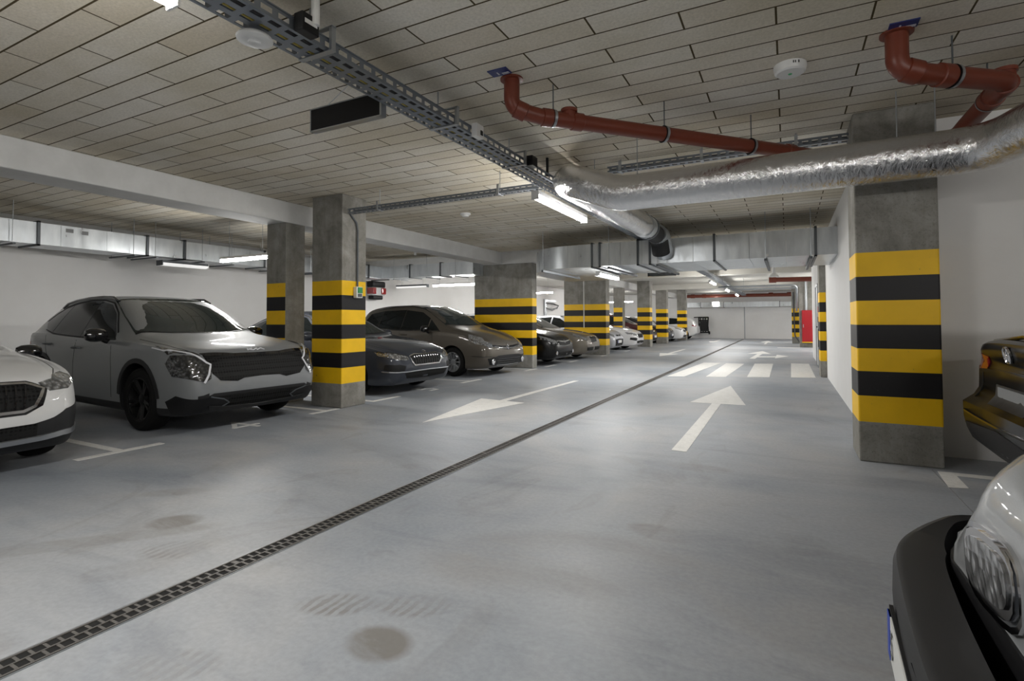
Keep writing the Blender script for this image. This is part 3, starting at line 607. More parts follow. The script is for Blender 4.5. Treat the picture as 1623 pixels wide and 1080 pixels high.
def octavia_parts(sk, r, sp, dz=0., lamp='jewel', lowtrim=True):
    F, SD, T = sk.F, sk.SD, sk.T
    hexo = [(-.44, .655), (-.30, .685), (0, .672), (.30, .685), (.44, .655), (.40, .56), (.34, .50), (-.34, .50), (-.40, .56)]
    sk.patch('grille', [F(y, z+dz) for y, z in hexo], MT['mesh'], r, .006, .05)
    sk.strip('grille_frame', [F(y, z+dz) for y, z in hexo], .022, MT['chrome'], r, .012, closed=True)
    for k in range(-5, 6): sk.strip('grille_slat', [F(k*.065, .655+dz), F(k*.062, .515+dz)], .008, MT['gloss'], r, .012)
    def f(sg):
        sk.patch('headlamp', [F(.48*sg, .655+dz), F(.60*sg, .69+dz), SD(.22, .72+dz, sg), SD(.40, .745+dz, sg), SD(.30, .67+dz, sg), F(.70*sg, .605+dz), F(.56*sg, .59+dz), F(.47*sg, .60+dz)], MT['lens'], r, .006, .035)
        sk.strip('lamp_brow', [F(.48*sg, .655+dz), F(.60*sg, .69+dz), SD(.22, .72+dz, sg), SD(.40, .745+dz, sg)], .012, MT['gloss'], r, .01)
        sk.patch('corner_vent', [F(.56*sg, .50+dz), F(.68*sg, .53+dz), SD(.18, .53+dz, sg), SD(.20, .44+dz, sg), F(.70*sg, .40+dz), F(.60*sg, .40+dz)], MT['blackp'], r, .005, .05)
    sym(f)
    sk.patch('lower_intake', [F(y, z+dz) for y, z in ((-.58, .385), (0, .40), (.58, .385), (.52, .29), (0, .27), (-.52, .29))], MT['mesh'], r, .006, .05)
    if lowtrim: sk.strip('bumper_trim', [SD(.24, .415+dz, 1), F(.66, .405+dz), F(.4, .405+dz), F(0, .41+dz), F(-.4, .405+dz), F(-.66, .405+dz), SD(.24, .415+dz, -1)], .018, MT['chrome'], r, .012)
    ringbadge(sk, 'bonnet_badge', 0, .715+dz, .04, r, 'wing')

# ---- the cars in their bays
make_car('crossover_car', K, (-5.41, 4.073, 0), -.053, 'grey crossover car with black grille and roof rails behind the painted digit 4', k_parts)

# white car at the edge of the frame
W = scale_z(base('saloon', paint=paint_mat('white_car_paint', (.62, .62, .62), 0, .25), wr=.34, mirrorm=MT['gloss'], scale=.90, clad=.04, noseclad=.43), 1.1)
W['nose'] = [(.1, -.08), (.3, .03), (.5, .055), (.66, .03), (.82, -.04), (1.0, -.12)]
def w_parts(sk, r, sp):
    F, SD, T = sk.F, sk.SD, sk.T
    hexo = [(-.52, .735), (-.40, .79), (0, .80), (.40, .79), (.52, .735), (.44, .60), (.36, .565), (-.36, .565), (-.44, .60)]
    sur = [(-.56, .745), (-.42, .815), (0, .825), (.42, .815), (.56, .745), (.50, .60), (.38, .535), (-.38, .535), (-.50, .60)]
    sk.patch('grille_surround', [F(y, z) for y, z in sur], MT['gloss'], r, .004, .05)
    sk.patch('grille', [F(y, z) for y, z in hexo], MT['mesh'], r, .010, .05)
    sk.strip('grille_frame', [F(y, z) for y, z in hexo], .024, MT['chrome'], r, .02, closed=True)
    for k in range(-6, 7): sk.strip('grille_slat', [F(k*.066, .775), F(k*.06, .585)], .012, MT['gloss'], r, .022)
    def f(sg):
        sk.patch('headlamp', [F(.50*sg, .79), F(.62*sg, .815), SD(.20, .845, sg), SD(.34, .86, sg), SD(.27, .77, sg), F(.72*sg, .72), F(.57*sg, .715)], MT['lens'], r, .006, .035)
        sk.patch('lower_corner', [F(.44*sg, .45), F(.58*sg, .485), F(.68*sg, .545), SD(.2, .60, sg), SD(.40, .60, sg), SD(.42, .30, sg), F(.72*sg, .30), F(.44*sg, .30)], MT['dplastic'], r, .006, .05)
        a = [sk.SD(.88+.42*math.cos(t), .35+.42*math.sin(t), sg) for t in [PI*(.02+.96*k/16) for k in range(17)]]; sk.strip('arch_trim', a, .06, MT['dplastic'], r, .008)
    sym(f)
    sk.patch('lower_intake', [F(y, z) for y, z in ((-.46, .45), (0, .44), (.46, .45), (.46, .33), (0, .31), (-.46, .33))], MT['mesh'], r, .007, .06)
    sk.strip('skid_plate', [SD(.3, .36, -1), F(-.66, .335), F(-.4, .315), F(0, .305), F(.4, .315), F(.66, .335), SD(.3, .36, 1)], .05, MT['alloy'], r, .016)
    ringbadge(sk, 'bonnet_badge', 0, .85, .042, r, 'wing')
make_car('white_car', W, (-5.30, 1.56, 0), 0, 'white car with chrome-framed grille, partly out of frame beside the grey crossover', w_parts)

O = base('saloon', paint=paint_mat('slate_blue_paint', (.032, .037, .050), .5, .28), noseclad=.27, nose=[(.1, -.08), (.3, .03), (.45, .055), (.6, .03), (.75, -.04), (.9, -.12)])
make_car('estate_car', O, (-5.46, 7.27, 0), -.03, 'dark slate blue car with chrome-framed grille, nose showing past the striped pillar', lambda a, b, c: octavia_parts(a, b, c))

Rn = scale_z(base('mpv', paint=paint_mat('bronze_paint', (.085, .074, .060), .6, .28), rim='multi', mirrorm=MT['gloss'], noseclad=.28), 1.02)
def r_parts(sk, r, sp):
    F, SD, T = sk.F, sk.SD, sk.T
    sk.patch('grille', [F(y, z) for y, z in ((-.56, .71), (-.2, .685), (0, .68), (.2, .685), (.56, .71), (.50, .655), (.2, .615), (0, .59), (-.2, .615), (-.50, .655))], MT['gloss'], r, .006, .05)
    sk.strip('grille_trim', [F(-.52, .668), F(-.2, .632), F(0, .622), F(.2, .632), F(.52, .668)], .012, MT['chrome'], r, .012)
    ringbadge(sk, 'bonnet_badge', 0, .665, .062, r, 'diamond')
    def f(sg):
        sk.patch('headlamp', [F(.54*sg, .735), F(.66*sg, .80), SD(.26, .87, sg), SD(.56, .95, sg), SD(.44, .83, sg), SD(.26, .73, sg), F(.68*sg, .655), F(.56*sg, .665)], MT['lens'], r, .006, .04)
        p = F(.60*sg, .345); b = MB(); b.lathe([(.062, -.01), (.066, .012), (.055, .02), (.05, .006), (.0, .004)], (0, 0, 0), (1, 0, 0), MT['chrome'], 20); b.build('fog_lamp', r, True, loc=p+Vector((.008, 0, 0)))
        sk.strip('bumper_wing', [SD(.36, .47, sg), F(.66*sg, .46), F(.5*sg, .43)], .01, MT['blackp'], r, .006)
    sym(f)
    sk.patch('lower_intake', [F(y, z) for y, z in ((-.74, .42), (-.60, .44), (-.42, .475), (0, .48), (.42, .475), (.60, .44), (.74, .42), (.68, .28), (.4, .25), (0, .25), (-.4, .25), (-.68, .28))], MT['blackp'], r, .005, .05)
    for z in (.31, .355, .40): sk.strip('intake_slat', [F(-.46, z), F(0, z), F(.46, z)], .012, MT['gloss'], r, .016)
    sk.strip('lip_trim', [F(-.45, .268), F(0, .26), F(.45, .268)], .012, MT['chrome'], r, .012)
    for sg in (1, -1):
        P = [T(u, sg*.585)+Vector((0, 0, .03)) for u in (2.0, 2.4, 3.0, 3.6)]; P[0].z -= .03; P[-1].z -= .03
        b = MB(); b.tube(P, .014, MT['gloss'], 8); b.build('roof_rail', r, True)
make_car('people_carrier', Rn, (-5.50, 10.30, 0), -.10, 'bronze people carrier with a diamond-shaped nose badge and round fog lamps', r_parts)

def simple_parts(lamp, grille, low, badge=None, foglamp=False, chromebar=None, gm='mesh', plate=True, rear=True):
    def fn(sk, r, sp):
        F, SD = sk.F, sk.SD
        sk.patch('grille', [F(y, z) for y, z in grille], MT[gm], r, .006, .06)
        if chromebar: sk.strip('grille_bar', [F(y, z) for y, z in chromebar], .03, MT['chrome'], r, .012)
        for sg in (1, -1):
            sk.patch('headlamp', [F(a*sg, b) if k == 'f' else SD(a, b, sg) for k, a, b in lamp], MT['lens'], r, .006, .05)
            if foglamp:
                b = MB(); b.lathe([(.05, -.01), (.052, .01), (.0, .012)], (0, 0, 0), (1, 0, 0), MT['chrome'], 16); b.build('fog_lamp', r, True, loc=F(.6*sg, .36)+Vector((.006, 0, 0)))
        sk.patch('lower_intake', [F(y, z) for y, z in low], MT['mesh'], r, .006, .06)
        if plate:
            b = MB(); p = F(0, .43); b.box(-.006, .006, -.26, .26, -.055, .055, MT['plate']); b.box(-.007, .0065, -.26, -.222, -.055, .055, MT['plateblue']); b.build('number_plate', r, loc=p+Vector((.012, 0, 0)))
        if badge: ringbadge(sk, 'bonnet_badge', 0, badge[1], badge[2], r, badge[0])
    return fn
LA = [('f', .50, .70), ('f', .64, .735), ('s', .26, .79), ('s', .44, .83), ('s', .36, .73), ('f', .70, .63), ('f', .56, .61)]
GR = [(-.46, .69), (0, .68), (.46, .69), (.38, .57), (0, .55), (-.38, .57)]
LO = [(-.55, .37), (0, .38), (.55, .37), (.48, .27), (0, .25), (-.48, .27)]
def two_intakes(sk, r, sp):
    simple_parts(LA, [(-.30, .72), (0, .725), (.30, .72), (.25, .57), (0, .55), (-.25, .57)], [(-.08, .40), (-.62, .40), (-.60, .30), (-.10, .29)], ('wing', .745, .035), plate=False)(sk, r, sp)
    F = sk.F; sk.patch('lower_intake', [F(y, z) for y, z in ((.08, .40), (.62, .40), (.60, .30), (.10, .29))], MT['mesh'], r, .006, .05)
    g = [(-.32, .735), (0, .74), (.32, .735), (.27, .56), (0, .535), (-.27, .56)]
    sk.strip('grille_frame', [F(y, z) for y, z in g], .016, MT['chrome'], r, .012, closed=True)
P_black = mat('black_car_paint', (.004, .004, .004), .24, 0, .32, 0); P_bronze = paint_mat('champagne_paint', (.14, .123, .10), .5, .28)
P_silver = paint_mat('silver_car_paint', (.42, .43, .46), .6, .28); P_white2 = paint_mat('clean_white_paint', (.72, .72, .73), 0, .22)
P_dred = paint_mat('dark_cherry_paint', (.07, .012, .014), .3, .25); P_blue = paint_mat('navy_paint', (.015, .018, .05), .3, .25); P_dgrey = paint_mat('graphite_paint', (.03, .03, .034), .4, .28)
make_car('hatchback_car', base('hatch', paint=P_black), (-5.42, 13.45, 0), 0, 'black hatchback with a chrome grille bar, past the wide pier carrying a white beam',
         simple_parts(LA, GR, LO, ('h', .66, .05), chromebar=[(-.5, .68), (0, .655), (.5, .68)], foglamp=True, plate=False))
make_car('saloon_car', base('saloon', paint=P_bronze, rim='multi'), (-5.42, 15.85, 0), 0, 'champagne brown saloon with twin lower intakes, between the black hatchback and a striped pier', two_intakes)
make_car('hatchback_car', base('hatch', paint=P_silver), (-5.62, 19.35, 0), 0, 'silver hatchback with an open dark lower grille, beside the far white saloon',
         simple_parts(LA, [(-.3, .70), (0, .69), (.3, .70), (.28, .64), (-.28, .64)], [(-.52, .52), (0, .54), (.52, .52), (.46, .28), (0, .26), (-.46, .28)], ('h', .67, .04)))
make_car('saloon_car', base('saloon', paint=P_white2), (-5.42, 21.75, 0), 0, 'clean white saloon with dark grille, between the silver hatchback and a slim striped pillar',
         lambda a, b, c: octavia_parts(a, b, c, lowtrim=False))
make_car('minivan_car', base('mpv', paint=P_dred), (-5.75, 25.95, 0), 0, 'dark cherry red car half hidden between two slim striped pillars', simple_parts(LA, GR, LO, ('wing', .7, .04)))
make_car('hatchback_car', base('hatch', paint=P_dgrey), (-5.5, 28.95, 0), 0, 'graphite hatchback just beyond the second slim striped pillar', simple_parts(LA, GR, LO, ('wing', .7, .04)))
make_car('saloon_car', base('saloon', paint=P_white2), (-5.2, 31.1, 0), 0, 'white saloon with dark headlamps, in front of the last striped pillar', simple_parts(LA, GR, LO, ('wing', .7, .04)))
def rear_parts(sk, r, sp):
    for sg in (1, -1): sk.patch('tail_lamp', [sk.R(.48*sg, .95), sk.R(.7*sg, .97), sk.SD(sp['L']-.25, .98, sg), sk.SD(sp['L']-.25, .86, sg), sk.R(.7*sg, .82), sk.R(.5*sg, .84)], MT['redlens'], r, .006, .05)
make_car('hatchback_car', base('hatch', paint=P_white2), (-8.98, 34.3, 0), PI, 'white hatchback parked tail-out with red tail lamps, nearest the end wall', rear_parts)

# black saloon, its tail towards the aisle
V = scale_z(base('saloon', paint=P_black), 1.02); V['L'] = 4.75
for q in ('hw', 'bot', 'top', 'belt', 'rw'): V[q] = [(a+(.06 if a > 3 else 0), b) for a, b in V[q]]
V['top'] = [(0, .66), (.02, .72), (.07, .765), (.16, .80), (.4, .86), (.8, .925), (1.2, .97), (1.35, 1.0), (1.7, 1.16), (2.05, 1.33), (2.35, 1.43), (2.7, 1.46), (3.1, 1.45), (3.6, 1.38), (4.0, 1.27), (4.3, 1.165), (4.5, 1.135), (4.62, 1.125), (4.69, 1.115), (4.73, 1.07), (4.75, 1.0)]
V['hw'] = [(0, .55), (.02, .65), (.06, .73), (.14, .80), (.3, .86), (.6, .90), (1.2, .913), (3.3, .913), (4.1, .90), (4.45, .87), (4.6, .83), (4.68, .79), (4.73, .74), (4.75, .70)]
V['bot'] = [(0, .30), (.03, .22), (.1, .18), (.5, .16), (3.8, .17), (4.4, .20), (4.6, .225), (4.75, .30)]
V['belt'] = [(0, .58), (.1, .69), (.4, .78), (.9, .86), (1.4, .905), (2.4, .94), (3.4, .985), (4.2, 1.02), (4.75, .92)]
V['rw'] = [(0, .45), (.1, .62), (.3, .68), (.9, .72), (1.3, .735), (1.8, .66), (2.3, .585), (2.8, .56), (3.5, .555), (4.0, .60), (4.4, .70), (4.6, .68), (4.75, .60)]
V['tail'] = [(.2, -.16), (.32, -.05), (.42, .05), (.58, .085), (.66, .085), (.70, .03), (.78, -.01), (.95, -.01), (1.02, .02), (1.12, .06), (1.2, .06)]
def v_parts(sk, r, sp):
    R, SD = sk.R, sk.SD
    for sg in (1, -1):
        sk.patch('tail_lamp', [R(.40*sg, 1.00), R(.66*sg, 1.01), SD(4.5, 1.02, sg), SD(4.4, .93, sg), R(.70*sg, .90), R(.5*sg, .91)], MT['redlens'], r, .005, .05)
        sk.strip('boot_gap', [R(.60*sg, .88), R(.62*sg, .70)], .008, MT['void'], r, .001)
    sk.patch('number_plate_recess', [R(-.33, .82), R(.33, .82), R(.30, .69), R(-.30, .69)], MT['blackp'], r, .002, .06)
    sk.patch('bumper_lower', [R(y, z) for y, z in ((-.78, .54), (0, .555), (.78, .54), (.74, .36), (.5, .30), (0, .29), (-.5, .30), (-.74, .36))], MT['blackp'], r, .005, .06)
    sk.strip('bumper_trim', [R(-.75, .60), R(-.4, .585), R(0, .58), R(.4, .585), R(.75, .60)], .012, MT['gloss'], r, .008)
    ringbadge(sk, 'boot_badge', 0, 1.03, .055, r, 'vw', True)
    b = MB(); b.box(-.004, .004, -.26, .26, -.055, .055, MT['joint']); b.build('number_plate', r, loc=R(0, .755)+Vector((-.004, 0, 0)))
    pts = [sk.T(4.02, -.60), sk.T(4.06, 0), sk.T(4.02, .60), sk.T(3.3, .50), sk.T(3.2, 0), sk.T(3.3, -.50)]; sk.patch('rear_window', pts, MT['glass'], r, .003, .07)
    lip = [sk.T(4.66, -.62)+Vector((0, 0, .012)), sk.T(4.69, 0)+Vector((0, 0, .022)), sk.T(4.66, .62)+Vector((0, 0, .012))]
    b = MB(); b.tube(fine_path(lip, .1), .014, MT['gloss'], 8); b.build('boot_lip', r, True)
make_car('black_saloon_car', V, (1.20+4.72*.955, 4.12, 0), 0, 'black saloon parked tail-out beside the white wall, round chrome badge on its boot', v_parts)

# pale van with an unpainted bumper, closest to the viewer
N = dict(L=4.1, paint=paint_mat('pale_grey_van_paint', (.29, .30, .31), .3, .25), foh=.62, wb=2.6, wr=.31, tw=.19, rim='multi', scale=1.,
 hw=[(0, .58), (.02, .67), (.06, .755), (.12, .835), (.2, .885), (.35, .912), (.8, .92), (3.8, .92), (4.02, .88), (4.1, .84)],
 bot=[(0, .34), (.03, .27), (.1, .22), (.5, .19), (3.8, .2), (4.1, .36)],
 top=[(0, .80), (.02, .845), (.06, .885), (.14, .935), (.3, .99), (.5, 1.04), (.7, 1.09), (.85, 1.15), (1.2, 1.42), (1.5, 1.64), (1.75, 1.76), (2.3, 1.80), (3.8, 1.78), (4.02, 1.68), (4.08, 1.2), (4.1, .9)],
 belt=[(0, .60), (.06, .63), (.12, .68), (.2, .765), (.3, .86), (.5, .95), (.9, 1.02), (1.2, 1.05), (4.1, 1.10)],
 rw=[(0, .42), (.06, .50), (.14, .57), (.3, .64), (.8, .72), (1.1, .77), (1.5, .75), (2.2, .73), (3.9, .73), (4.1, .7)],
 ws=(.9, 1.68, .74, .68),
 win=[[(1.25, 1.08), (1.35, 1.2), (1.6, 1.48), (1.85, 1.62), (2.15, 1.62), (2.15, 1.08)]], trim=[], handle=[(2.05, .95)], seam=[[(1.2, 1.0), (1.15, .6), (1.2, .3)], [(2.22, 1.58), (2.22, .9), (2.22, .3)]], mirror=(1.35, 1.08), mirrorm=MT['blackp'], hoodline=[[(.16, .44), (.35, .55), (.6, .62), (.85, .66)]], clad=0)
def n_parts(sk, r, sp):
    F, SD, T = sk.F, sk.SD, sk.T
    # the bumper: its own deep solid wrapping the nose with a flat top ledge
    A = [(.155, 0), (.15, .15), (.138, .335), (.112, .577), (.086, .67), (.045, .76), (-.019, .869), (-.097, .965), (-.20, .985), (-.34, .99)]
    A = [(x, -y) for x, y in A[:0:-1]]+A; A = crom([Vector(p) for p in A], 4); n = len(A)
    prof = [(-.095, .592), (-.012, .60), (.004, .594), (.012, .57), (.014, .51), (.010, .42), (-.002, .32), (-.05, .25), (-.17, .25)]
    b = MB(); mi = b.mi(MT['dplastic']); rows = []
    for i, p in enumerate(A):
        t = (A[min(i+1, n-1)]-A[max(i-1, 0)]).normalized(); nr = Vector((t.y, -t.x)); k = 1 if abs(p.y) < .65 else max(.35, 1-(abs(p.y)-.65)/.4)
        row = []
        for dd, z in prof:
            q = p+nr*(dd*k if dd < -.04 else dd); row.append(len(b.v)); b.v.append((q.x, q.y, z))
        rows.append(row)
    m_ = len(prof)
    for p, q in zip(rows[:-1], rows[1:]):
        for k in range(m_): k2 = (k+1) % m_; b.f.append((p[k], p[k2], q[k2], q[k])); b.m.append(mi)
    b.f += [tuple(rows[0]), tuple(rows[-1][::-1])]; b.m += [mi, mi]
    bo = b.build('bumper', r, True, 28); fixn(bo)
    b = MB(); b.box(.160, .1665, -.10, .10, .555, .56, MT['blackp']); b.build('bumper_groove', bo)
    sk.patch('lower_grille', [F(y, z) for y, z in ((-.76, .585), (-.5, .60), (-.2, .605), (.2, .605), (.5, .60), (.76, .585), (.70, .40), (0, .38), (-.70, .40))], MT['blackp'], r, .006, .05)
    for sg in (1, -1):
        def oval(cy, cz, a, c, t=0., n=18, e=.62):
            o = []
            for k in range(n):
                q = 2*PI*k/n; y = math.copysign(abs(math.cos(q))**e, math.cos(q))*a; z = math.copysign(abs(math.sin(q))**e, math.sin(q))*c
                o.append(F((cy+y*math.cos(t)-z*math.sin(t))*sg, cz+y*math.sin(t)+z*math.cos(t)))
            return o
        sk.patch('headlamp_bowl', oval(.27, .69, .165, .078, -.12), MT['dsteel'], r, .003, .03)
        sk.strip('headlamp_rim', oval(.27, .69, .165, .078, -.12), .012, MT['chrome'], r, .008, .02, True)
        sk.strip('headlamp_bezel', oval(.265, .695, .134, .058, -.12), .022, MT['chrome'], r, .014, .02, True)
        sk.patch('headlamp', oval(.265, .695, .126, .052, -.12), MT['lens'], r, .018, .03)
        sk.strip('wing_tip', [F(.74*sg, .60), SD(.12, .60, sg), SD(.17, .605, sg)], [.02, .015], sp['paint'], r, .012, .03)
    p = MB(); p.box(-.004, .004, -.26, .26, -.056, .056, MT['blackp']); p.box(-.002, .007, -.252, .252, -.049, .049, MT['plate'])
    o = p.build('number_plate', r, loc=(.166, -.14, .472)); o.rotation_euler = (0, 0, -.045)
    q = MB(); q.box(-.002, .0085, -.252, -.212, -.049, .049, MT['plateblue']); q.build('plate_band', o)
    rot = Matrix.Translation((.009, -.17, 0)) @ Matrix(((0, 0, 1, 0), (1, 0, 0, 0), (0, 1, 0, 0), (0, 0, 0, 1)))
    txt('plate_lettering', '5', .085, MT['gloss'], rot, o, .0005)
make_car('pale_van', N, (.36, 1.13, 0), PI, 'pale grey van with an unpainted dark bumper and a blue-edged number plate', n_parts, 'van')

# ------------------------------------------------------------------ the hall
ZC = 2.98
XL, XR, Y0, Y1 = -11.3, 6.6, -8.0, 36.9
struct(MB().box(XL-.2, XR+.2, Y0-.2, Y1+.2, -.2, 0, MT['floor']).build('floor'))
struct(MB().box(XL-.2, XR+.2, Y0-.2, 11.9, ZC, ZC+.2, MT['ceil']).build('ceiling'))
struct(MB().box(XL-.2, XR+.2, 11.9, Y1+.2, ZC, ZC+.2, MT['soffit']).build('ceiling'))
struct(MB().box(XL-.2, XL, Y0, Y1, 0, ZC, MT['wall']).build('wall_left'))
struct(MB().box(XL-.2, 3.2, Y1, Y1+.2, 0, ZC, MT['wall']).build('wall_far'))
struct(MB().box(XL-.2, XR+.2, Y0-.2, Y0, 0, ZC, MT['wall']).build('wall_near'))
struct(MB().box(.72, XR, 5.86, 19.6, 0, ZC, MT['wall']).build('wall_right'))
struct(MB().box(2.6, 3.2, 19.6, Y1, 0, ZC, MT['wall']).build('wall_recess'))
struct(MB().box(XR, XR+.2, Y0, 5.86, 0, ZC, MT['wall']).build('wall_bay'))
struct(MB().box(-2.46, -2.40, Y1-.012, Y1, 0, 2.2, MT['steel']).build('trim_1'))
bev(struct(MB().box(-7.02, -6.55, Y0, Y1, 2.67, ZC, MT['beam']).build('ceiling_beam')), .012)
bev(struct(MB().box(-6.55, -4.6, 11.98, 12.4, 2.67, ZC, MT['beam']).build('ceiling_beam')), .012)
struct(MB().box(-4.6, .72, 11.98, 12.4, 2.80, ZC, MT['soffit']).build('ceiling_beam'))  # unseen beam, added to block light from reaching the ceiling above the big duct
struct(MB().box(-6.55, .72, 20.0, 20.4, 2.80, ZC, MT['soffit']).build('ceiling_beam'))
struct(MB().box(-6.55, 2.6, 26.9, 27.3, 2.72, ZC, MT['soffit']).build('ceiling_beam'))
struct(MB().box(XL, -7.02, 12.0, 12.3, 2.67, ZC, MT['beam']).build('ceiling_beam'))

# pillars: concrete with a painted band stack (0.33 m to 1.77 m), bands broken into faces of one skin
BANDS = [.335, .555, .762, .955, 1.155, 1.36, 1.565, 1.77]
def pillar(name, x0, x1, y0, y1, h, label, faces='flkr', cat='pillar', nx=1):
    b = MB(); zs = [0, .03]+BANDS+[h]
    P = {'f': ((x0, y0), (x1, y0)), 'r': ((x1, y0), (x1, y1)), 'k': ((x1, y1), (x0, y1)), 'l': ((x0, y1), (x0, y0))}
    for fc, (p, q) in P.items():
        lv = zs if fc in faces else [0, h]
        for i, (a, c) in enumerate(zip(lv[:-1], lv[1:])):
            m = MT['conc']
            if fc in faces and 2 <= i <= 8: m = MT['yellow'] if i % 2 == 0 else MT['black']
            b.quad([(*p, a), (*q, a), (*q, c), (*p, c)], m)
    b.quad([(x0, y0, h), (x1, y0, h), (x1, y1, h), (x0, y1, h)], MT['conc']); b.quad([(x0, y1, 0), (x1, y1, 0), (x1, y0, 0), (x0, y0, 0)], MT['conc'])
    bm = bmesh.new(); o = b.build(name); bm.from_mesh(o.data); bmesh.ops.remove_doubles(bm, verts=bm.verts, dist=1e-5); bm.to_mesh(o.data); bm.free()
    # plain arrises chipped by a small bevel
    return tag(o, label, cat, kind='thing')
bev(pillar('striped_pillar', .525, 1.10, 5.365, 5.855, ZC, 'big striped concrete pillar against the white wall, foil pipe crossing its face', 'flr'), .012)
bev(pillar('striped_pillar', -6.04, -5.455, 5.37, 5.84, ZC, 'striped concrete pillar with a grey conduit and green switch box, beside the grey crossover'), .012)
bev(pillar('striped_pillar', -6.965, -6.555, 5.34, 5.69, 2.67, 'slim pillar striped on one face only, under the long white beam', 'f'), .01)
bev(pillar('striped_pier', -7.41, -5.70, 12.03, 12.30, 2.67, 'wide striped concrete pier beside the bronze people carrier, carrying a white beam'), .012)
bev(pillar('striped_pier', -7.13, -5.575, 17.72, 18.15, 2.665, 'wide striped concrete pier with a thin pale conduit down its face'), .012)
bev(pillar('striped_pillar', -6.06, -5.49, 23.95, 24.45, ZC, 'slim striped pillar just beyond the clean white saloon, nearest of the row of three'), .012)
bev(pillar('striped_pillar', -6.02, -5.48, 27.6, 28.05, ZC, 'middle slim striped pillar of the far row of three'), .012)
bev(pillar('striped_pillar', -5.80, -5.29, 32.3, 32.75, ZC, 'slim striped pillar nearest the white end wall'), .012)
bev(pillar('striped_pillar', -6.97, -6.56, 23.3, 23.7, 2.67, 'slim striped pillar under the beam, seen behind the clean white saloon', 'f'), .01)
bev(pillar('striped_pillar', -6.97, -6.56, 27.62, 28.0, 2.67, 'narrow striped pillar under the beam, glimpsed behind the row of three', 'f'), .01)
bev(pillar('striped_pilaster', .60, .719, 12.75, 13.3, 2.4, 'striped pilaster on the long white wall beside the grey doors'), .008)
bev(pillar('cabinet_pillar', .47, 1.15, 26.3, 26.75, ZC, 'plain concrete pillar behind the red fire cabinet', ''), .012)
bev(pillar('striped_pillar', .20, .62, 30.2, 30.55, ZC, 'thin striped pillar hung with cables past the red fire cabinet'), .012)
o = MB().cyl((-6.37, 17.70, .95), (-6.37, 17.70, 2.66), .018, MT['whitep'], 10).build('pale_conduit'); tag(o, 'thin pale conduit running down the wide striped pier', 'conduit')

# conduit and switch box on the pillar beside the crossover
r = empty('switch_conduit', (-5.44, 5.64, 0), 'grey conduit with a green-fronted switch box on the striped pillar', 'conduit')
b = MB(); b.tube(arc_path([(.0, -.14, 2.72), (.012, -.02, 2.60), (.012, 0, 2.5), (.012, 0, 1.66)], .06), .013, MT['dsteel'], 10); b.build('pipe', r, True)
b = MB(); b.box(-.010, .055, -.06, .06, 1.53, 1.69, MT['whitep']); bx = bev(b.build('switch_box', r), .008)
b = MB(); b.box(.055, .068, -.04, .045, 1.60, 1.68, MT['green']); b.box(.055, .066, -.035, .035, 1.545, 1.59, MT['dsteel']); b.build('switch_front', bx)

# ---------------- painted floor markings (paint film on the floor)
def mark(name, polys, label, cat='floor marking', group=None):
    b = MB()
    for i, p in enumerate(polys): b.prism(p, .0004+.00005*i, .003+.00025*i, MT['line'])
    return tag(b.build(name), label, cat, group, 'thing')
mark('painted_arrow', [[(-.968, 5.022), (-.832, 5.012), (-.86, 8.08), (-.98, 8.07)], [(-1.283, 8.052), (-.536, 8.103), (-.933, 10.375)]], 'large white straight arrow pointing away towards the zebra crossing', 'painted arrow')
mark('painted_arrow', [[(-4.207, 7.03), (-3.42, 6.931), (-3.841, 5.069)], [(-3.86, 6.95), (-3.74, 6.94), (-3.69, 9.93), (-3.79, 9.92)]], 'large white arrow beside the drain pointing towards the viewer', 'painted arrow')
mark('painted_arrow', [[(-4.15, 19.6), (-3.45, 19.4), (-3.79, 17.85)], [(-3.85, 19.5), (-3.74, 19.5), (-3.70, 22.5), (-3.82, 22.5)]], 'smaller white arrow pointing back, just past the zebra crossing', 'painted arrow')
mark('painted_arrow', [[(-1.06, 17.9), (-.90, 17.9), (-.80, 20.6), (-.95, 20.6)], [(-1.28, 20.5), (-.52, 20.6), (-.86, 22.4)], [(-.93, 18.6), (-.35, 18.9), (-.35, 19.35), (-.90, 19.1)], [(-.36, 18.3), (.02, 19.55), (-.34, 20.2)]], 'white two-headed arrow pointing ahead and to the side', 'painted arrow')
mark('painted_arrow', [[(-3.95, 31.6), (-3.35, 31.6), (-3.7, 30.0)], [(-3.7, 31.5), (-3.58, 31.5), (-3.55, 34.2), (-3.66, 34.2)]], 'farthest white arrow pointing back, near the end wall', 'painted arrow')
mark('painted_arrow', [[(-1.3, 31.0), (-.68, 31.1), (-1.0, 33.3)], [(-1.06, 28.8), (-.95, 28.8), (-.93, 31.1), (-1.04, 31.1)]], 'farthest white arrow pointing ahead to the end wall', 'painted arrow')
zb = [((-2.30, 11.54), (-1.96, 11.66), (-1.66, 15.75), (-2.10, 15.7)), ((-1.55, 11.80), (-1.17, 11.92), (-1.06, 15.75), (-1.52, 15.7)), ((-.77, 12.12), (-.35, 12.28), (-.36, 16.1), (-.81, 15.9)), ((.05, 12.42), (.50, 12.60), (.50, 16.45), (.07, 16.4))]
for p, w in zip(zb, ('zebra bar touching the drain channel', 'second zebra bar from the drain channel', 'third zebra bar from the drain channel', 'zebra bar closest to the long white wall')): mark('zebra_bar', [list(p)], 'white painted '+w, 'zebra crossing', 'bars of the zebra crossing')
mark('give_way_line', [[(-.4, 25.3), (.45, 25.3), (.45, 25.6), (-.4, 25.6)]], 'short white line across the lane in front of the red fire cabinet')
def tee(y, x=-5.5, l=.72, w=.09, stem=1.9, w2=.08): return [[(x-w/2, y-l/2), (x+w/2, y-l/2), (x+w/2, y+l/2), (x-w/2, y+l/2)], [(x-stem, y-w2/2), (x-w/2, y-w2/2), (x-w/2, y+w2/2), (x-stem, y+w2/2)]]
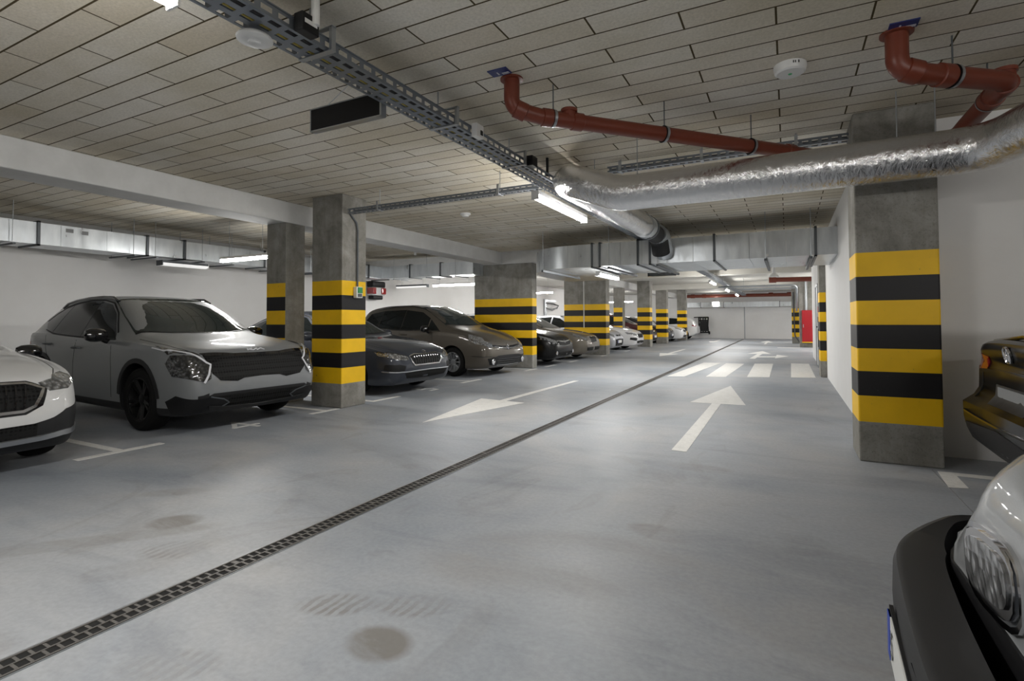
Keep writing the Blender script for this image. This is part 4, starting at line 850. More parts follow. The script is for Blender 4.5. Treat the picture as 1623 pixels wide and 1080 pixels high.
mark('bay_line', tee(2.69), 'white T-shaped bay line between the white car and the grey crossover', 'bay line')
mark('bay_line', [[(-5.53, 4.87), (-5.45, 4.87), (-5.45, 5.34), (-5.53, 5.34)], [(-7.1, 5.10), (-5.53, 5.10), (-5.53, 5.18), (-7.1, 5.18)]], 'white bay line at the foot of the conduit pillar, on the crossover side', 'bay line')
mark('bay_line', [[(-5.55, 6.02), (-5.47, 6.02), (-5.47, 6.66), (-5.55, 6.66)], [(-7.4, 6.02), (-5.55, 6.02), (-5.55, 6.10), (-7.4, 6.10)]], 'white bay line at the foot of the conduit pillar, on the slate blue car side', 'bay line')
mark('bay_line', tee(8.95, -5.6), 'white T-shaped bay line between the slate blue car and the bronze people carrier', 'bay line')
mark('bay_line', [[(-5.6, 11.3), (-5.52, 11.3), (-5.52, 11.95), (-5.6, 11.95)], [(-7.3, 11.7), (-5.6, 11.7), (-5.6, 11.78), (-7.3, 11.78)]], 'white bay line at the foot of the wide pier beside the bronze people carrier', 'bay line')
mark('bay_line', [[(-5.62, 12.55), (-5.54, 12.55), (-5.54, 13.2), (-5.62, 13.2)]], 'short white bay line in front of the black hatchback', 'bay line')
mark('bay_line', tee(14.6, -5.6), 'white T-shaped bay line between the black hatchback and the champagne saloon', 'bay line')
mark('bay_line', [[(-5.6, 17.1), (-5.52, 17.1), (-5.52, 17.7), (-5.6, 17.7)], [(-7.3, 17.45), (-5.6, 17.45), (-5.6, 17.55), (-7.3, 17.55)]], 'white bay line at the foot of the wide pier with the pale conduit', 'bay line')
mark('bay_line', tee(20.5, -5.6), 'white T-shaped bay line between the silver hatchback and the white saloon', 'bay line')
mark('bay_line', [[(1.0, 4.80), (1.12, 4.83), (1.13, 5.27), (1.03, 5.26)], [(1.1, 5.17), (6.0, 5.17), (6.0, 5.27), (1.1, 5.27)]], 'white corner of a bay line beside the big pillar against the wall', 'bay line')
def stroke_poly(P, w):
    out = []
    for a, c in zip(P[:-1], P[1:]):
        a, c = Vector(a), Vector(c); d = (c-a).normalized(); n = Vector((-d.y, d.x))*w/2; e = d*w/2
        out.append([tuple(a-n-e), tuple(c-n+e), tuple(c+n+e), tuple(a+n-e)])
    return out
def digit(cx, cy, strokes, label, w=.055):
    ps = []
    for s in strokes: ps += stroke_poly([(cx-(y-.5)*.42, cy+(x-.5)*.30) for x, y in s], w)
    mark('painted_digit', ps, label, 'painted number')
digit(-5.63, 3.98, [[(.72, 0), (.72, 1), (.1, .3), (1., .3)]], 'white painted digit 4 on the floor in front of the grey crossover')
digit(-5.66, 7.55, [[(.9, 1), (.2, 1), (.15, .55), (.7, .6), (.9, .35), (.7, .03), (.15, .05)]], 'white painted digit on the floor in front of the slate blue car')
o = MB().box(1.0, 1.006, 2.6, 5.3, .0003, .0012, MT['joint']).build('trim_2'); struct(o)

# ---------------- drain channel
r = empty('drain_channel', (-2.425, 0, 0), 'long slotted drain channel running down the middle of the floor', 'drain')
b = MB(); b.box(-.057, .057, -1.2, 35.4, .0003, .0010, MT['void']); b.build('channel', r)
b = MB(); z0, z1 = .0012, .006
for x0, x1 in ((-.058, -.049), (-.004, .004), (.049, .058)): b.box(x0, x1, -1.2, 35.4, z0, z1, MT['grate'])
y = -1.2; k = 0
while y < 35.4:
    st = .044 if y < 14 else .1
    b.box(-.046, -.004, y, y+.011 if k % 11 else y+.024, z0, z1-.001, MT['grate'], 'b'); b.box(.004, .046, y+st/2, y+st/2+.011, z0, z1-.001, MT['grate'], 'b'); y += st; k += 1
b.build('grate', r)
b = MB(); b.box(-.068, -.060, -1.2, 35.4, .0004, .004, MT['steel']); b.box(.060, .066, -1.2, 35.4, .0004, .004, MT['steel']); b.build('frame', r)

# ---------------- cable trays
def tray_mesh(L, W, H, nb, slot=True, dens=.1):
    b = MB(); m = MT['tray']
    def band(p, e, w):                                   # a flat band of length L: p origin, e width direction, slots down its middle
        if not slot: b.quad([p, p+Vector((0, L, 0)), p+Vector((0, L, 0))+e*w, p+e*w], m); return
        n = int(L/dens)
        cols = [(0, .28), (.28, .72), (.72, 1)]
        for a, c in (cols[0], cols[2]): b.quad([p+e*w*a, p+Vector((0, L, 0))+e*w*a, p+Vector((0, L, 0))+e*w*c, p+e*w*c], m)
        for i in range(n):
            y = i*dens+ (0 if int(round(p.x*100)) % 2 else dens*.25)
            y1 = min(L, y+dens*.36)
            b.quad([p+e*w*.28+Vector((0, y, 0)), p+e*w*.28+Vector((0, y1, 0)), p+e*w*.72+Vector((0, y1, 0)), p+e*w*.72+Vector((0, y, 0))], m)
    for i in range(nb): band(Vector((W*i/nb, 0, 0)), Vector((1, 0, 0)), W/nb)
    for x in (0, W):
        band(Vector((x, 0, 0)), Vector((0, 0, 1)), H)
        b.box(x-.006, x+.006, 0, L, H, H+.006, m)
    return b
def rod_hanger(name, x, y, z0, parent, cside=1):
    b = MB(); b.cyl((x, y, z0), (x, y, ZC), .005, MT['steel'], 8); b.cyl((x, y, z0-.01), (x, y, z0+.02), .009, MT['steel'], 6); return b.build(name, parent)
TX = -2.45
r = empty('cable_tray', (TX, 0, 2.70), 'long perforated cable tray hung over the drain, carrying the dark sign', 'cable tray')
b = tray_mesh(11.0, .22, .062, 3); b.build('tray', r, loc=(0, -1.5, 0))
b = tray_mesh(26.0, .22, .062, 3, False); b.build('tray', r, loc=(0, 9.5, 0))
for y in (-.6, .7, 2.09, 3.33, 4.51, 7.2, 9.0, 13, 16, 19, 22, 25, 28, 31, 34):
    b = MB(); m = MT['steel']; b.cyl((.07, y, .0), (.07, y, ZC-2.70), .005, m, 8)
    b.box(.05, .26, y-.015, y+.015, .125, .131, m); b.box(.235, .255, y-.015, y+.015, -.004, .13, m); b.box(-.005, .255, y-.018, y+.018, -.008, -.003, m); b.build('hanger', r)
b = MB(); b.tube([(.05, -1.5, .014), (.06, 3, .012), (.05, 9, .014), (.06, 35, .014)], .009, MT['cable'], 8); b.build('cable', r, True)
b = MB()
b.tube([(.12, -1.5, .012), (.10, 2, .012), (.11, 5, .014), (.10, 35, .012)], .008, MT['ycable'], 8); b.build('cable', r, True)
b = MB(); b.tube([(.16, -1.5, .014), (.17, 9, .014), (.16, 35, .014)], .010, MT['cable'], 8); b.build('cable', r, True)
def cross_tray(x0, x1, y, z, label, rods):
    L = x1-x0; r = empty('cable_tray', (x0, y, z), label, 'cable tray')
    b = tray_mesh(L, .10, .055, 1, True, .08); o = b.build('tray', r); o.rotation_euler = (0, 0, -PI/2); o.location = (0, .05, 0)
    for x in rods:
        b = MB(); b.cyl((x-x0, 0, -.01), (x-x0, 0, ZC-z), .005, MT['steel'], 8); b.box(x-x0-.014, x-x0+.014, -.062, -.05, -.008, .11, MT['steel']); b.box(x-x0-.014, x-x0+.014, -.062, .058, -.010, -.003, MT['steel']); b.build('hanger', r)
cross_tray(-5.38, -2.47, 5.45, 2.70, 'perforated cable tray between the conduit pillar and the middle tray', (-4.85, -3.0))
cross_tray(-1.74, .52, 5.68, 2.84, 'perforated cable tray above the foil pipe, ending at the big pillar', (-1.60, -.75, .1))
# pendant pipe beside the tray
o = MB().cyl((-2.16, 1.93, 2.745), (-2.16, 1.93, ZC), .022, MT['whitep'], 14).build('drop_pipe'); tag(o, 'white drop pipe from the ceiling to the tray', 'pipe')
# speaker disc and black box on the tray
r = empty('detector_disc', (-2.42, 1.77, 2.69), 'round white disc detector hung under the tray, beside a black box', 'detector')
b = MB(); b.lathe([(0, .004), (.03, .0), (.034, .006), (.065, .004), (.086, .014), (.089, .024), (.08, .036), (.03, .05), (0, .05)], (0, 0, -.05), (0, 0, 1), MT['whitep'], 40); fixn(b.build('cover', r, True))
b = MB(); b.cyl((0, .0, 0), (0, 0, .0095), .03, MT['whitep'], 16); b.build('base', r)
r = empty('junction_box', (-2.222, 1.90, 2.70), 'black junction box with a pale sticker, clipped to the side of the tray', 'box')
b = MB(); b.box(0, .065, -.055, .055, -.01, .085, MT['blackp']); bev(b.build('housing', r), .006)
b = MB(); b.box(.0652, .067, -.04, .04, .03, .052, MT['whitep']); b.build('sticker', r)
r = empty('socket_box', (-2.222, 3.62, 2.70), 'small grey socket box on the side of the tray, short of the lamp', 'box')
b = MB(); b.box(0, .05, -.055, .055, -.02, .085, MT['whitep']); b.box(.05, .056, -.0, .035, -.0, .04, MT['blackp']); bev(b.build('housing', r), .005)
r = empty('junction_box', (-2.222, 4.62, 2.70), 'small black junction box on the tray right before the foil pipe bend', 'box')
b = MB(); b.box(0, .07, -.06, .06, 0, .10, MT['blackp']); bev(b.build('housing', r), .005)
# hanging dark direction sign
r = empty('hanging_sign', (-2.80, 2.80, 2.69), 'long black rectangular sign hung on the tray', 'sign')
b = MB(); b.box(-.345, .325, -.022, .022, -.062, .095, MT['signface']); b.build('panel', r)
b = MB(); b.box(-.35, .335, -.026, .026, -.070, -.062, MT['steel']); b.box(-.35, .335, -.026, .026, .095, .101, MT['steel']); b.box(-.352, -.345, -.026, .026, -.070, .101, MT['steel']); b.box(.325, .340, -.026, .026, -.070, .101, MT['steel']); b.build('frame', r)
b = MB(); b.cyl((-.22, 0, .10), (-.12, .12, ZC-2.69), .003, MT['steel'], 6); b.cyl((.2, 0, .10), (.2, 0, ZC-2.69), .003, MT['steel'], 6); b.build('wire', r)
# second dark sign, far under the big duct
r = empty('hanging_sign', (-2.6, 12.62, 2.34), 'black sign hung below the big silver duct', 'sign')
b = MB(); b.box(-.33, .33, -.02, .02, -.10, .08, MT['gloss']); b.build('panel', r); b = MB(); b.cyl((.25, 0, .08), (.25, 0, .36), .01, MT['steel'], 6); b.cyl((-.25, 0, .08), (-.25, 0, .36), .01, MT['steel'], 6); b.build('hanger', r)

# ---------------- ventilation ducts
def flange(b, x, y, z, dx, dz, ax):
    t = .018; m = MT['dsteel']
    if ax == 'x': b.box(x-t, x+t, y-dx/2-.022, y+dx/2+.022, z-.022, z, m).box(x-t, x+t, y-dx/2-.022, y+dx/2+.022, z+dz, z+dz+.022, m).box(x-t, x+t, y-dx/2-.022, y-dx/2, z-.022, z+dz+.022, m).box(x-t, x+t, y+dx/2, y+dx/2+.022, z-.022, z+dz+.022, m)
    else: b.box(x-dx/2-.022, x+dx/2+.022, y-t, y+t, z-.022, z, m).box(x-dx/2-.022, x+dx/2+.022, y-t, y+t, z+dz, z+dz+.022, m).box(x-dx/2-.022, x-dx/2, y-t, y+t, z-.022, z+dz+.022, m).box(x+dx/2, x+dx/2+.022, y-t, y+t, z-.022, z+dz+.022, m)
r = empty('wall_duct', (-10.3, 0, 2.38), 'square galvanised duct along the wall above the grey crossover', 'duct')
b = MB(); yy = [-6, -3.2, -.4, 1.2, 2.6, 4.0, 5.25, 5.9, 6.9, 7.6, 8.6, 9.2, 9.9, 10.8, 11.6]
for a, c in zip(yy[:-1], yy[1:]):
    q = max(1, round((c-a)/.3))
    for k in range(q): b.box(-.3+.004*(k % 2), .3-.004*(k % 2), a+(c-a)*k/q, a+(c-a)*(k+1)/q-(.004 if k == q-1 else 0), 0, .33, MT['galv'])
b.build('duct_run', r)
for y in (-3.2, 3.72, 5.25, 5.9, 7.6, 9.2, 9.9, 10.8, 11.6): b = MB(); flange(b, 0, y, 0, .6, .33, 'y'); b.build('flange', r)
for y in (3.4, 5.0, 5.35, 6.2, 6.8, 8.0, 8.8, 9.6, 10.6):
    b = MB(); b.cyl((.36, y, -.03), (.36, y, ZC-2.38), .005, MT['steel'], 6); b.cyl((-.36, y, -.03), (-.36, y, ZC-2.38), .005, MT['steel'], 6); b.box(-.4, .42, y-.018, y+.018, -.045, -.024, MT['dsteel']); b.build('hanger', r)
b = MB(); b.box(.3005, .302, 4.06, 4.16, .23, .29, MT['joint']); b.build('sticker', r); b = MB(); b.box(.3005, .302, 4.27, 4.36, .22, .28, MT['joint']); b.build('sticker', r)
r = empty('branch_duct', (-8.6, 11.55, 2.38), 'square duct branch turning off towards the aisle, above the bronze people carrier', 'duct')
b = MB()
for a, c in ((-1.4, -.4), (-.4, .6), (.6, 1.6)): b.box(a, c-.004, -.25, .25, 0, .33, MT['galv'])
b.build('duct_run', r)
for x in (-.4, .6): b = MB(); flange(b, x, 0, 0, .5, .33, 'x'); b.build('flange', r)
for x in (-.9, .2, 1.1): b = MB(); b.cyl((x, -.3, -.02), (x, -.3, ZC-2.38), .005, MT['steel'], 6); b.box(x-.018, x+.018, -.32, .3, -.045, -.024, MT['dsteel']); b.build('hanger', r)
# big duct across the hall, with a half-round elbow turning away at one end
r = empty('cross_duct', (0, 9.65, 2.23), 'big galvanised duct crossing the hall with a rounded elbow end', 'duct')
yc = .95; b = MB(); xs = [.72, .0, -.55, -1.10, -1.45, -1.9, -2.35, -2.75, -3.2, -3.8]
for i, (a, c) in enumerate(zip(xs[:-1], xs[1:])):
    q = max(1, round((a-c)/.22))
    for k in range(q): b.box(a+(c-a)*(k+1)/q+(.004 if k == q-1 else 0), a+(c-a)*k/q, .004*(k % 2), 1.9-.004*(k % 2), .0, .435, MT['galv'])
b.build('duct_run', r)
b = MB(); n = 24; mi = b.mi(MT['galv']); c0 = (-3.8, 2.15)                      # elbow: outer arc radius 2.15 about (−3.8, 2.15), inner radius .25
for i in range(n+1):
    t = -PI/2-PI/2*i/n
    for rr in (2.15, .25):
        for z in (0, .435): b.v.append((c0[0]+.62*rr*math.cos(t), c0[1]+rr*math.sin(t), z))
for i in range(n):
    k = 4*i
    for q in ((0, 1, 5, 4), (2, 6, 7, 3), (0, 4, 6, 2), (1, 3, 7, 5)): b.f.append(tuple(k+z for z in q)); b.m.append(mi)
fixn(b.build('elbow', r, True, 40))
b = MB(); b.box(-5.13, -3.96, 2.15, 3.4, 0, .435, MT['galv']); b.build('duct_run', r)
for x in (-1.10, -2.2, -2.42, -3.15, -3.3, .42): b = MB(); flange(b, x, yc, 0, 1.9, .435, 'x'); b.build('flange', r)
for x in (-2.05, -.3, -2.95, .35, -4.3):
    b = MB(); b.cyl((x, -.07, -.05), (x, -.07, ZC-2.23), .006, MT['steel'], 6); b.cyl((x, 1.97, -.05), (x, 1.97, ZC-2.23), .006, MT['steel'], 6); b.box(x-.02, x+.02, -.1, 2.0, -.065, -.024, MT['dsteel']); b.build('hanger', r)
b = MB(); b.tube(arc_path([(-1.95, -.62, .44), (-1.95, -.28, .44), (-1.95, -.12, .28), (-1.95, .05, .2)], .2), .17, MT['galv'], 24); b.build('collar', r, True)
b = MB(); b.box(-.30, -.26, -.012, 0, .02, .06, MT['whitep']); b.build('sticker', r)
# foil-wrapped round pipe
r = empty('foil_pipe', (0, 5.0, 2.43), 'crinkled silver foil-wrapped ventilation pipe crossing in front of the big pillar', 'duct')
P = fine_path(arc_path([(1.75, -1.6, .05), (1.32, -.08, 0.0), (-1.42, 0, .0), (-2.06, .04, .25), (-1.97, 3.3, .25)], .36, 12), .06)
b = MB(); b.tube(P, .168, MT['foil'], 40, True, .006); b.build('foil_jacket', r, True, 80)
b = MB(); b.tube([(-1.97, 3.2, .25), (-1.965, 3.42, .25)], .182, MT['galv'], 30); b.tube([(-1.965, 3.41, .25), (-1.965, 3.50, .25)], .19, MT['dsteel'], 30); b.build('joint_band', r, True)
b = MB(); b.tube(arc_path([(-1.96, 3.48, .25), (-1.95, 4.25, .21), (-1.95, 4.42, -.05)], .25), .15, MT['insul'], 24); b.build('flexible_tail', r, True)
for x in (-1.25, .78, 1.02): b = MB(); b.cyl((x, 0, .16), (x, 0, ZC-2.43), .005, MT['steel'], 6); b.build('hanger', r)
b = MB(); b.cyl((-1.86, .55, .16), (-1.86, .55, ZC-2.43), .005, MT['steel'], 6); b.build('hanger', r)
o = MB().box(-2.31, -2.29, 5.24, 5.27, 2.78, ZC, MT['blackp']).build('bracket_strip'); tag(o, 'short black bracket strip hanging from the ceiling by the foil pipe bend', 'bracket')

# ---------------- red-brown drain pipes under the ceiling
def redpipe(label, path, rad, r_, clamps, rods, collars, stub=None, sign=None):
    P0 = Vector(path[0]); r = empty('drain_pipe', P0, label, 'pipe'); L = [Vector(p)-P0 for p in path]
    A = fine_path(arc_path(L, rad, 10), .05)
    b = MB(); b.tube(A, r_, MT['redpipe'], 24); b.build('pipe', r, True)
    b = MB(); b.lathe([(r_, 0), (r_*1.45, 0), (r_*1.45, -.012), (r_, -.016)], (0, 0, 0), (0, 0, 1), MT['redpipe'], 28); fixn(b.build('ceiling_flange', r, True))
    d = [0]
    for a, c in zip(A[:-1], A[1:]): d.append(d[-1]+(c-a).length)
    def at(t):
        t *= d[-1]; i = max(k for k in range(len(d)) if d[k] <= t+1e-9); i = min(i, len(A)-2); return A[i].lerp(A[i+1], (t-d[i])/max(d[i+1]-d[i], 1e-6)), (A[i+1]-A[i]).normalized()
    for t in collars: p, q = at(t); b = MB(); b.tube([p-q*.045, p-q*.04, p+q*.04, p+q*.045], [r_, r_*1.16, r_*1.16, r_], MT['redpipe'], 24); b.build('socket', r, True, 40)
    for t in clamps:
        p, q = at(t); b = MB(); b.tube([p-q*.012, p+q*.012], r_*1.14, MT['steel'], 24); b.tube([p-q*.017, p-q*.012], r_*1.18, MT['blackp'], 24); b.cyl(p+Vector((0, 0, r_)), (p.x, p.y, ZC-P0.z), .005, MT['dsteel'], 6); b.build('clamp', r, True, 40)
    if stub: p, q = at(stub); b = MB(); b.tube([p, p+Vector((0, 0, r_*1.35)), p+Vector((0, 0, r_*1.35))], [r_*.95, r_*.95, r_*.95], MT['redpipe'], 20); b.tube([p+Vector((0, 0, r_*1.1)), p+Vector((0, 0, r_*1.5))], r_*1.1, MT['redpipe'], 20); b.build('inspection_cap', r, True, 40)
redpipe('long brown-red drain pipe running down from the ceiling towards the foil pipe', [(-1.77, 3.40, ZC), (-1.77, 3.40, 2.76), (-1.60, 3.56, 2.72), (-.02, 5.22, 2.70), (.35, 5.62, 2.69)], .10, .058, (.16, .46, .73), (), (.08, .145, .22, .86), .20)
redpipe('short zigzag brown-red drain pipe beside the big pillar top', [(.63, 3.97, ZC), (.63, 3.97, 2.76), (.75, 4.02, 2.72), (1.27, 4.42, 2.72), (1.25, 5.2, 2.70), (1.25, 5.86, 2.69)], .10, .062, (.24, .54), (), (.12, .21, .43, .52, .85), .42)
for (x, y), lb in (((-1.795, 3.26), 'blue plate on the ceiling beside the long brown-red pipe'), ((.65, 3.875), 'blue plate on the ceiling beside the zigzag brown-red pipe')):
    r = empty('blue_plate', (x, y, ZC), 'small '+lb, 'sign'); b = MB(); b.box(-.075, .075, -.05, .05, -.006, 0, MT['bluesign']); b.build('plate', r)
    b = MB(); b.box(.01, .065, .012, .022, -.0072, -.006, MT['signwhite']); b.box(.01, .065, .028, .038, -.0072, -.006, MT['signwhite']); b.box(-.022, -.012, -.01, .03, -.0072, -.006, MT['signwhite']); b.build('plate_lettering', r)

# ---------------- round detectors on the ceiling
r = empty('smoke_detector', (.045, 4.13, ZC), 'white round detector with a green light on the ceiling', 'detector')
b = MB(); b.lathe([(0, -.062), (.085, -.060), (.098, -.05), (.104, -.02), (.104, 0)], (0, 0, 0), (0, 0, 1), MT['whitep'], 40); fixn(b.build('cover', r, True))
b = MB(); b.lathe([(0, -.0655), (.012, -.0645), (.014, -.06)], (0, 0, 0), (0, 0, 1), MT['green'], 14); fixn(b.build('indicator', r))
b = MB()
for k, dx in enumerate((-.012, .0, .02)): b.box(.03+dx, .036+dx, -.1035+.004*k, -.098+.004*k, -.028, -.012, MT['blackp'])
b.build('print', r)
r = empty('smoke_detector', (-4.70, 7.35, ZC), 'small white round detector on the ceiling past the cross tray', 'detector')
b = MB(); b.lathe([(0, -.055), (.05, -.053), (.065, -.03), (.085, -.022), (.088, 0)], (0, 0, 0), (0, 0, 1), MT['whitep'], 28); fixn(b.build('cover', r, True))
r = empty('smoke_detector', (-8.5, 10.9, ZC), 'small white ball-shaped sensor on the ceiling behind the white beam', 'detector')
b = MB(); b.lathe([(0, -.09), (.03, -.08), (.04, -.05), (.03, -.02), (.05, 0)], (0, 0, 0), (0, 0, 1), MT['whitep'], 20); fixn(b.build('cover', r, True))

# ---------------- strip lamps
def batten(x, y, z, L, along, label, lit=True, hung=True, w=.085, group=None):
    r = empty('strip_lamp', (x, y, z), label, 'lamp', group, 0 if along == 'y' else PI/2)
    b = MB(); b.box(-w/2, w/2, -L/2, L/2, .0, .045, MT['whitep'] if lit else MT['dsteel']); b.box(-w/2, w/2, -L/2-.012, -L/2, -.05, .045, MT['whitep'] if lit else MT['dsteel']); b.box(-w/2, w/2, L/2, L/2+.012, -.05, .045, MT['whitep']); b.build('housing', r)
    b = MB(); n = 10; mi = b.mi(MT['opal'] if lit else MT['opal_dim'])
    for yy in (-L/2, L/2):
        for k in range(n+1):
            t = PI*k/n; b.v.append((math.cos(t)*w*.5, yy, -math.sin(t)*.05))
    for k in range(n): b.f.append((k, k+1, n+1+k+1, n+1+k)); b.m.append(mi)
    fixn(b.build('diffuser', r, True, 60))
    if hung:
        b = MB()
        for yy in (-L*.35, L*.35): b.cyl((0, yy, .045), (0, yy, (2.692 if along == 'y' and abs(x+2.34) < .01 else ZC)-z), .004, MT['steel'], 6)
        b.build('suspension', r)
TL = [(5.78, 'lit strip lamp under the tray where it meets the foil pipe'), (.56, 'lit strip lamp under the near end of the tray, mostly out of frame'), (13.5, 'lit strip lamp under the tray just past the big cross duct'), (19.9, 'lit strip lamp nearest in the far string under the tray'), (25.0, 'middle lit strip lamp in the far string under the tray'), (30.0, 'last lit strip lamp in the far string under the tray')]
for y, lb in TL: batten(-2.34, y, 2.53 if y > 1 else 2.61, 1.5, 'y', lb, True, True)
batten(-8.25, 5.90, 2.30, 1.25, 'x', 'lit strip lamp hung crosswise above the grey crossover')
batten(2.7, -1.6, 2.35, 1.5, 'x', 'lit strip lamp hung crosswise in the bay before the pale van')
batten(4.9, -1.6, 2.35, 1.5, 'x', 'lit strip lamp by the side wall in the bay before the pale van')
batten(1.7, 24.0, 2.45, 1.5, 'y', 'added strip lamp, unseen in the recess behind the long white wall')  # added out of view to brighten the far end of the hall
batten(1.7, 32.0, 2.45, 1.5, 'y', 'added strip lamp, unseen in the recess by the end wall')  # second hidden lamp, put in to lift the light on the end wall
batten(-10.2, 6.0, 2.29, .85, 'y', 'dim strip lamp against the wall duct above the grey crossover', False, False, .20)
batten(-8.85, 13.2, 2.30, 1.5, 'x', 'lit strip lamp hung crosswise behind the wide striped pier')
batten(-10.5, 13.3, 2.30, 1.2, 'x', 'dim strip lamp hung by the wall duct behind the wide striped pier', False, True, .12)
batten(-8.85, 19.0, 2.32, 1.5, 'x', 'lit strip lamp hung crosswise beyond the pier with the pale conduit')
batten(-8.85, 25.5, 2.32, 1.5, 'x', 'lit strip lamp hung crosswise above the dark cherry red car')
batten(-8.85, 31.0, 2.32, 1.5, 'x', 'lit strip lamp hung crosswise above the graphite hatchback')
batten(-3.25, 10.5, 2.118, 1.3, 'y', 'lit strip lamp fixed under the big duct near its elbow', True, False)

# ---------------- the far end
b = MB(); b.tube([(-6.4, 36.2, 2.76), (2.4, 36.2, 2.72)], .10, MT['redpipe'], 16)
for x in (-5.6, -4.9, -1.0, 0): b.tube([(x, 36.2, 2.76), (x+.25, 36.2, 2.76)], .125, MT['redpipe'], 16)
o = b.build('drain_pipe', None, True, 40); tag(o, 'brown-red pipe running along the top of the far end wall', 'pipe')
r = empty('wall_duct', (-2.6, 36.4, 2.02), 'flat silver duct along the far end wall', 'duct'); b = MB(); b.box(-3.6, 2.2, -.25, .25, 0, .32, MT['galv']); b.box(2.2, 3.4, -.2, .2, .02, .28, MT['galv']); b.build('duct_run', r)
for x in (-2.4, -1.0, 2.2): b = MB(); flange(b, x, 0, 0, .5, .32, 'x'); b.build('flange', r)
r = empty('wall_lamp', (-4.05, 36.05, 2.08), 'small square lit lamp in front of the flat duct on the end wall', 'lamp'); b = MB(); b.box(-.13, .13, -.02, .02, .03, .23, MT['opal']); b.build('diffuser', r); b = MB(); b.box(-.23, .23, .02, .06, -.03, .29, MT['whitep']); b.build('housing', r)
r = empty('ladder_tray', (-1.2, 15.2, 2.62), 'ladder-type cable rack hung across the ceiling past the big duct', 'cable tray')
b = MB(); b.box(-1.0, 1.5, -.15, -.12, 0, .06, MT['steel']); b.box(-1.0, 1.5, .12, .15, 0, .06, MT['steel'])
for k in range(9): b.box(-.95+k*.3, -.80+k*.3, -.12, .12, .0, .02, MT['steel'])
b.build('rack', r)
for x in (-.8, .4, 1.4): b = MB(); b.cyl((x, 0, 0), (x, 0, ZC-2.62), .006, MT['steel'], 6); b.build('hanger', r)
r = empty('pipe_run', (0, 24.0, 2.50), 'grey service pipes hung across the lane and dropping down the far pillar', 'pipe')
b = MB(); b.tube(arc_path([(-2.6, 0, .1), (.35, 0, .1), (.36, .3, -.2), (.36, 1.9, -.9)], .25), .04, MT['steel'], 12); b.build('pipe', r, True)
b = MB(); b.tube([(-1.9, .3, 0), (.4, .3, 0)], .035, MT['steel'], 12); b.build('pipe', r, True)
for x in (-1.6, -.4): b = MB(); b.cyl((x, 0, 0), (x, 0, ZC-2.5), .006, MT['steel'], 6); b.build('hanger', r)
o = MB().tube(arc_path([(-.5, 22.6, 2.74), (.9, 22.6, 2.72), (1.4, 22.6, 2.72)], .1), .09, MT['redpipe'], 16).tube([(-.6, 22.6, 2.74), (-.35, 22.6, 2.74)], .12, MT['redpipe'], 16).build('drain_pipe', None, True, 40); tag(o, 'short brown-red pipe under the ceiling above the two-headed arrow', 'pipe')
r = empty('speaker_pendant', (-.35, 18.5, 2.55), 'white cone-shaped unit hung from the ceiling over the zebra crossing', 'detector'); b = MB(); b.lathe([(0, 0), (.16, .0), (.12, .06), (.05, .12), (.05, .42)], (0, 0, 0), (0, 0, 1), MT['whitep'], 20); fixn(b.build('cover', r, True))
# fire cabinet
r = empty('fire_cabinet', (.76, 26.28, .24), 'tall red fire hose cabinet mounted on the plain concrete pillar', 'cabinet')
b = MB(); b.box(-.20, .20, -.22, 0, 0, 1.37, MT['red']); cb_ = bev(b.build('cabinet_body', r), .01)
b = MB(); b.box(-.18, .18, -.232, -.22, .03, 1.34, MT['red']); dr = bev(b.build('door', r), .004); b = MB(); b.box(-.16, -.135, -.25, -.232, .62, .76, MT['steel']); b.build('handle', dr)
b = MB(); b.box(-.21, .21, -.23, .0, -.03, 0, MT['yellow']); b.build('bottom_edge', r)
o = MB().tube([(.74, 26.18, 1.61), (.74, 26.18, ZC)], .05, MT['steel'], 12).build('riser_pipe', None, True); tag(o, 'grey riser pipe standing on the red fire cabinet', 'pipe')
o = MB().tube(arc_path([(.28, 30.1, 2.6), (.30, 30.1, 1.5), (.33, 30.0, .4), (.55, 29.9, .05)], .2), .03, MT['cable'], 10).build('hanging_cable', None, True); tag(o, 'dark cables hanging down the thin striped pillar', 'cable')
# doors in the long wall
def wdoor(n, y0, y1, h, m, lb=None):
    r = bpy.data.objects.new('door_%d' % n, None); C.objects.link(r); r.location = (.72, (y0+y1)/2, 0); r['kind'] = 'structure'; w = (y1-y0)/2
    b = MB(); b.box(-.05, .0, -w-.06, -w, 0, h+.06, MT['steel']); b.box(-.05, 0, w, w+.06, 0, h+.06, MT['steel']); b.box(-.05, 0, -w, w, h, h+.06, MT['steel']); b.build('door_frame', r)
    b = MB(); b.box(-.03, 0, -w, w, .01, h, m); b.build('door_leaf', r); b = MB(); b.box(-.07, -.03, -w+.08, -w+.2, 1.0, 1.03, MT['blackp']); b.build('door_handle', r)
wdoor(1, 13.6, 14.5, 2.05, MT['door']); wdoor(2, 15.3, 16.2, 2.05, MT['whitep'])
for (y, z, dz, dy, m, lb, nm) in ((14.9, 1.45, .14, .12, 'red', 'small red call point on the long wall between the doors', 'call_point'), (14.95, 1.2, .14, .16, 'blackp', 'small black card reader on the long wall between the doors', 'card_reader'), (14.95, .75, .45, .05, 'blackp', 'long black pull handle on the long wall', 'pull_handle')):
    o = bev(MB().box(.66, .719, y-dy/2, y+dy/2, z-dz/2, z+dz/2, MT[m]).build(nm), .005); tag(o, lb, 'wall unit')
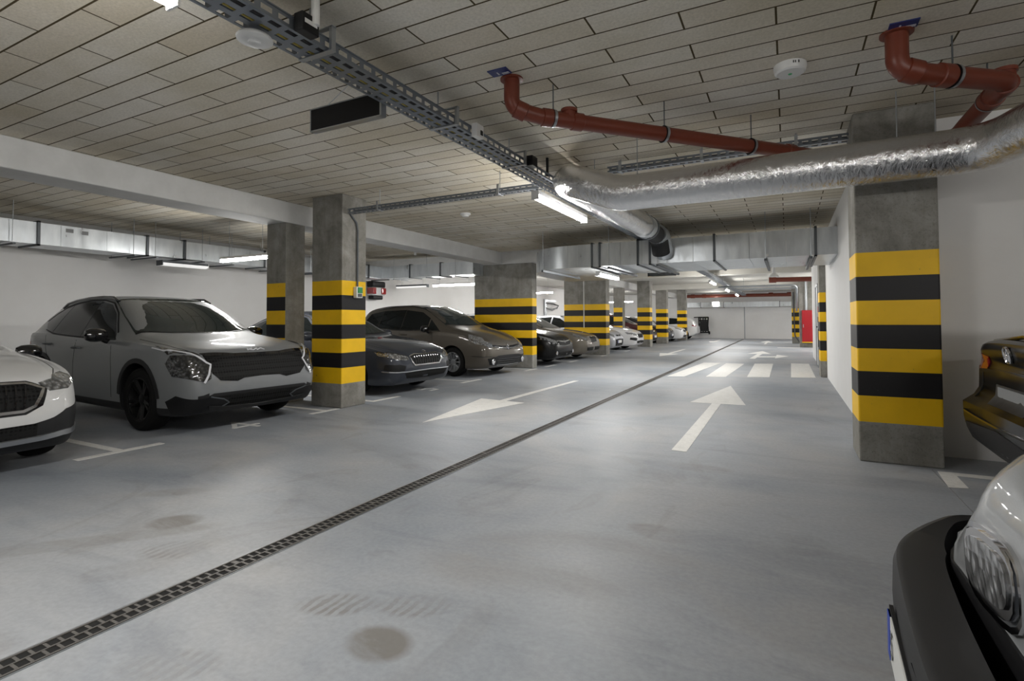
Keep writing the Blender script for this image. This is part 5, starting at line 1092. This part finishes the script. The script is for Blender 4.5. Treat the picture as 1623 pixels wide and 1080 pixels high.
# folded black frame against the end wall, carried on a wall rail
r = empty('folded_frame', (-4.88, 36.62, .37), 'black folded trolley frame with small wheels hung on the end wall', 'trolley')
b = MB()
for x in (-.30, -.2, -.02, .12, .30): b.tube([(x, -.1, 0), (x*.9, -.14, .5), (x, -.1, 1.02)], .04, MT['blackp'], 8)
for z in (.02, .3, .56, .8, 1.0): b.tube([(-.32, -.12, z), (.31, -.12, z)], .045, MT['blackp'], 8)
b.box(-.2, .25, -.2, -.1, .1, .75, MT['dplastic']); b.build('frame', r, True)
for x in (-.34, .36): b = MB(); b.lathe([(0, -.04), (.1, -.04), (.1, .04), (0, .04)], (x, -.15, .0), (1, 0, 0), MT['rubber'], 16); b.build('wheel', r)
b = MB(); b.tube([(-.6, -.1, 1.0), (-.2, -.12, 1.02)], .03, MT['blackp'], 8); b.build('handle', r, True)
# bag on the wall behind the people carrier, bicycle rack behind the black hatchback
r = empty('wall_bag', (-11.28, 12.38, 1.86), 'red, white and black bag hung high on the wall above the bronze people carrier', 'bag')
b = MB(); b.box(0, .26, -.30, .30, .36, .56, MT['blackp']); bev(b.build('flap', r), .06, 3)
b = MB(); b.box(0, .24, -.28, .28, .12, .38, MT['tailwhite']); bev(b.build('pocket', r), .03, 3)
b = MB(); b.box(.02, .28, .10, .30, .16, .36, MT['redlens']); bev(b.build('side_panel', r), .03, 3); b = MB(); b.box(.02, .28, -.30, -.14, .16, .36, MT['redlens']); bev(b.build('side_panel', r), .03, 3)
b = MB(); b.box(0, .22, -.22, .22, .0, .13, MT['blackp']); bev(b.build('bottom', r), .04, 3)
r = empty('wall_bracket', (-11.28, 25.3, 1.42), 'grey wall bracket with folding arms, seen between the two wide piers', 'bracket')
b = MB(); b.box(0, .08, -.11, .11, 0, .9, MT['steel']); b.build('post', r)
b = MB(); b.box(0, .06, -.1, 1.4, .78, .88, MT['steel']); b.build('rail', r)
b = MB(); b.tube([(.05, 0, .70), (.2, .7, .68), (.25, 1.25, .58), (.15, 1.3, .45), (.1, .5, .42)], .05, MT['chrome'], 8); b.build('arm', r, True)
b = MB(); b.tube([(.05, 0, .45), (.2, .55, .32), (.2, 1.1, .45)], .035, MT['steel'], 8); b.build('arm', r, True)

# ------------------------------------------------------------------ world and exposure
w = bpy.data.worlds.new('world'); S.world = w; w.use_nodes = True
w.node_tree.nodes['Background'].inputs[0].default_value = (.0, .0, .0, 1)
S.view_settings.view_transform = 'Standard'; S.view_settings.look = 'None'; S.view_settings.gamma = 1; S.view_settings.use_curve_mapping = False
S.view_settings.exposure = 0.84
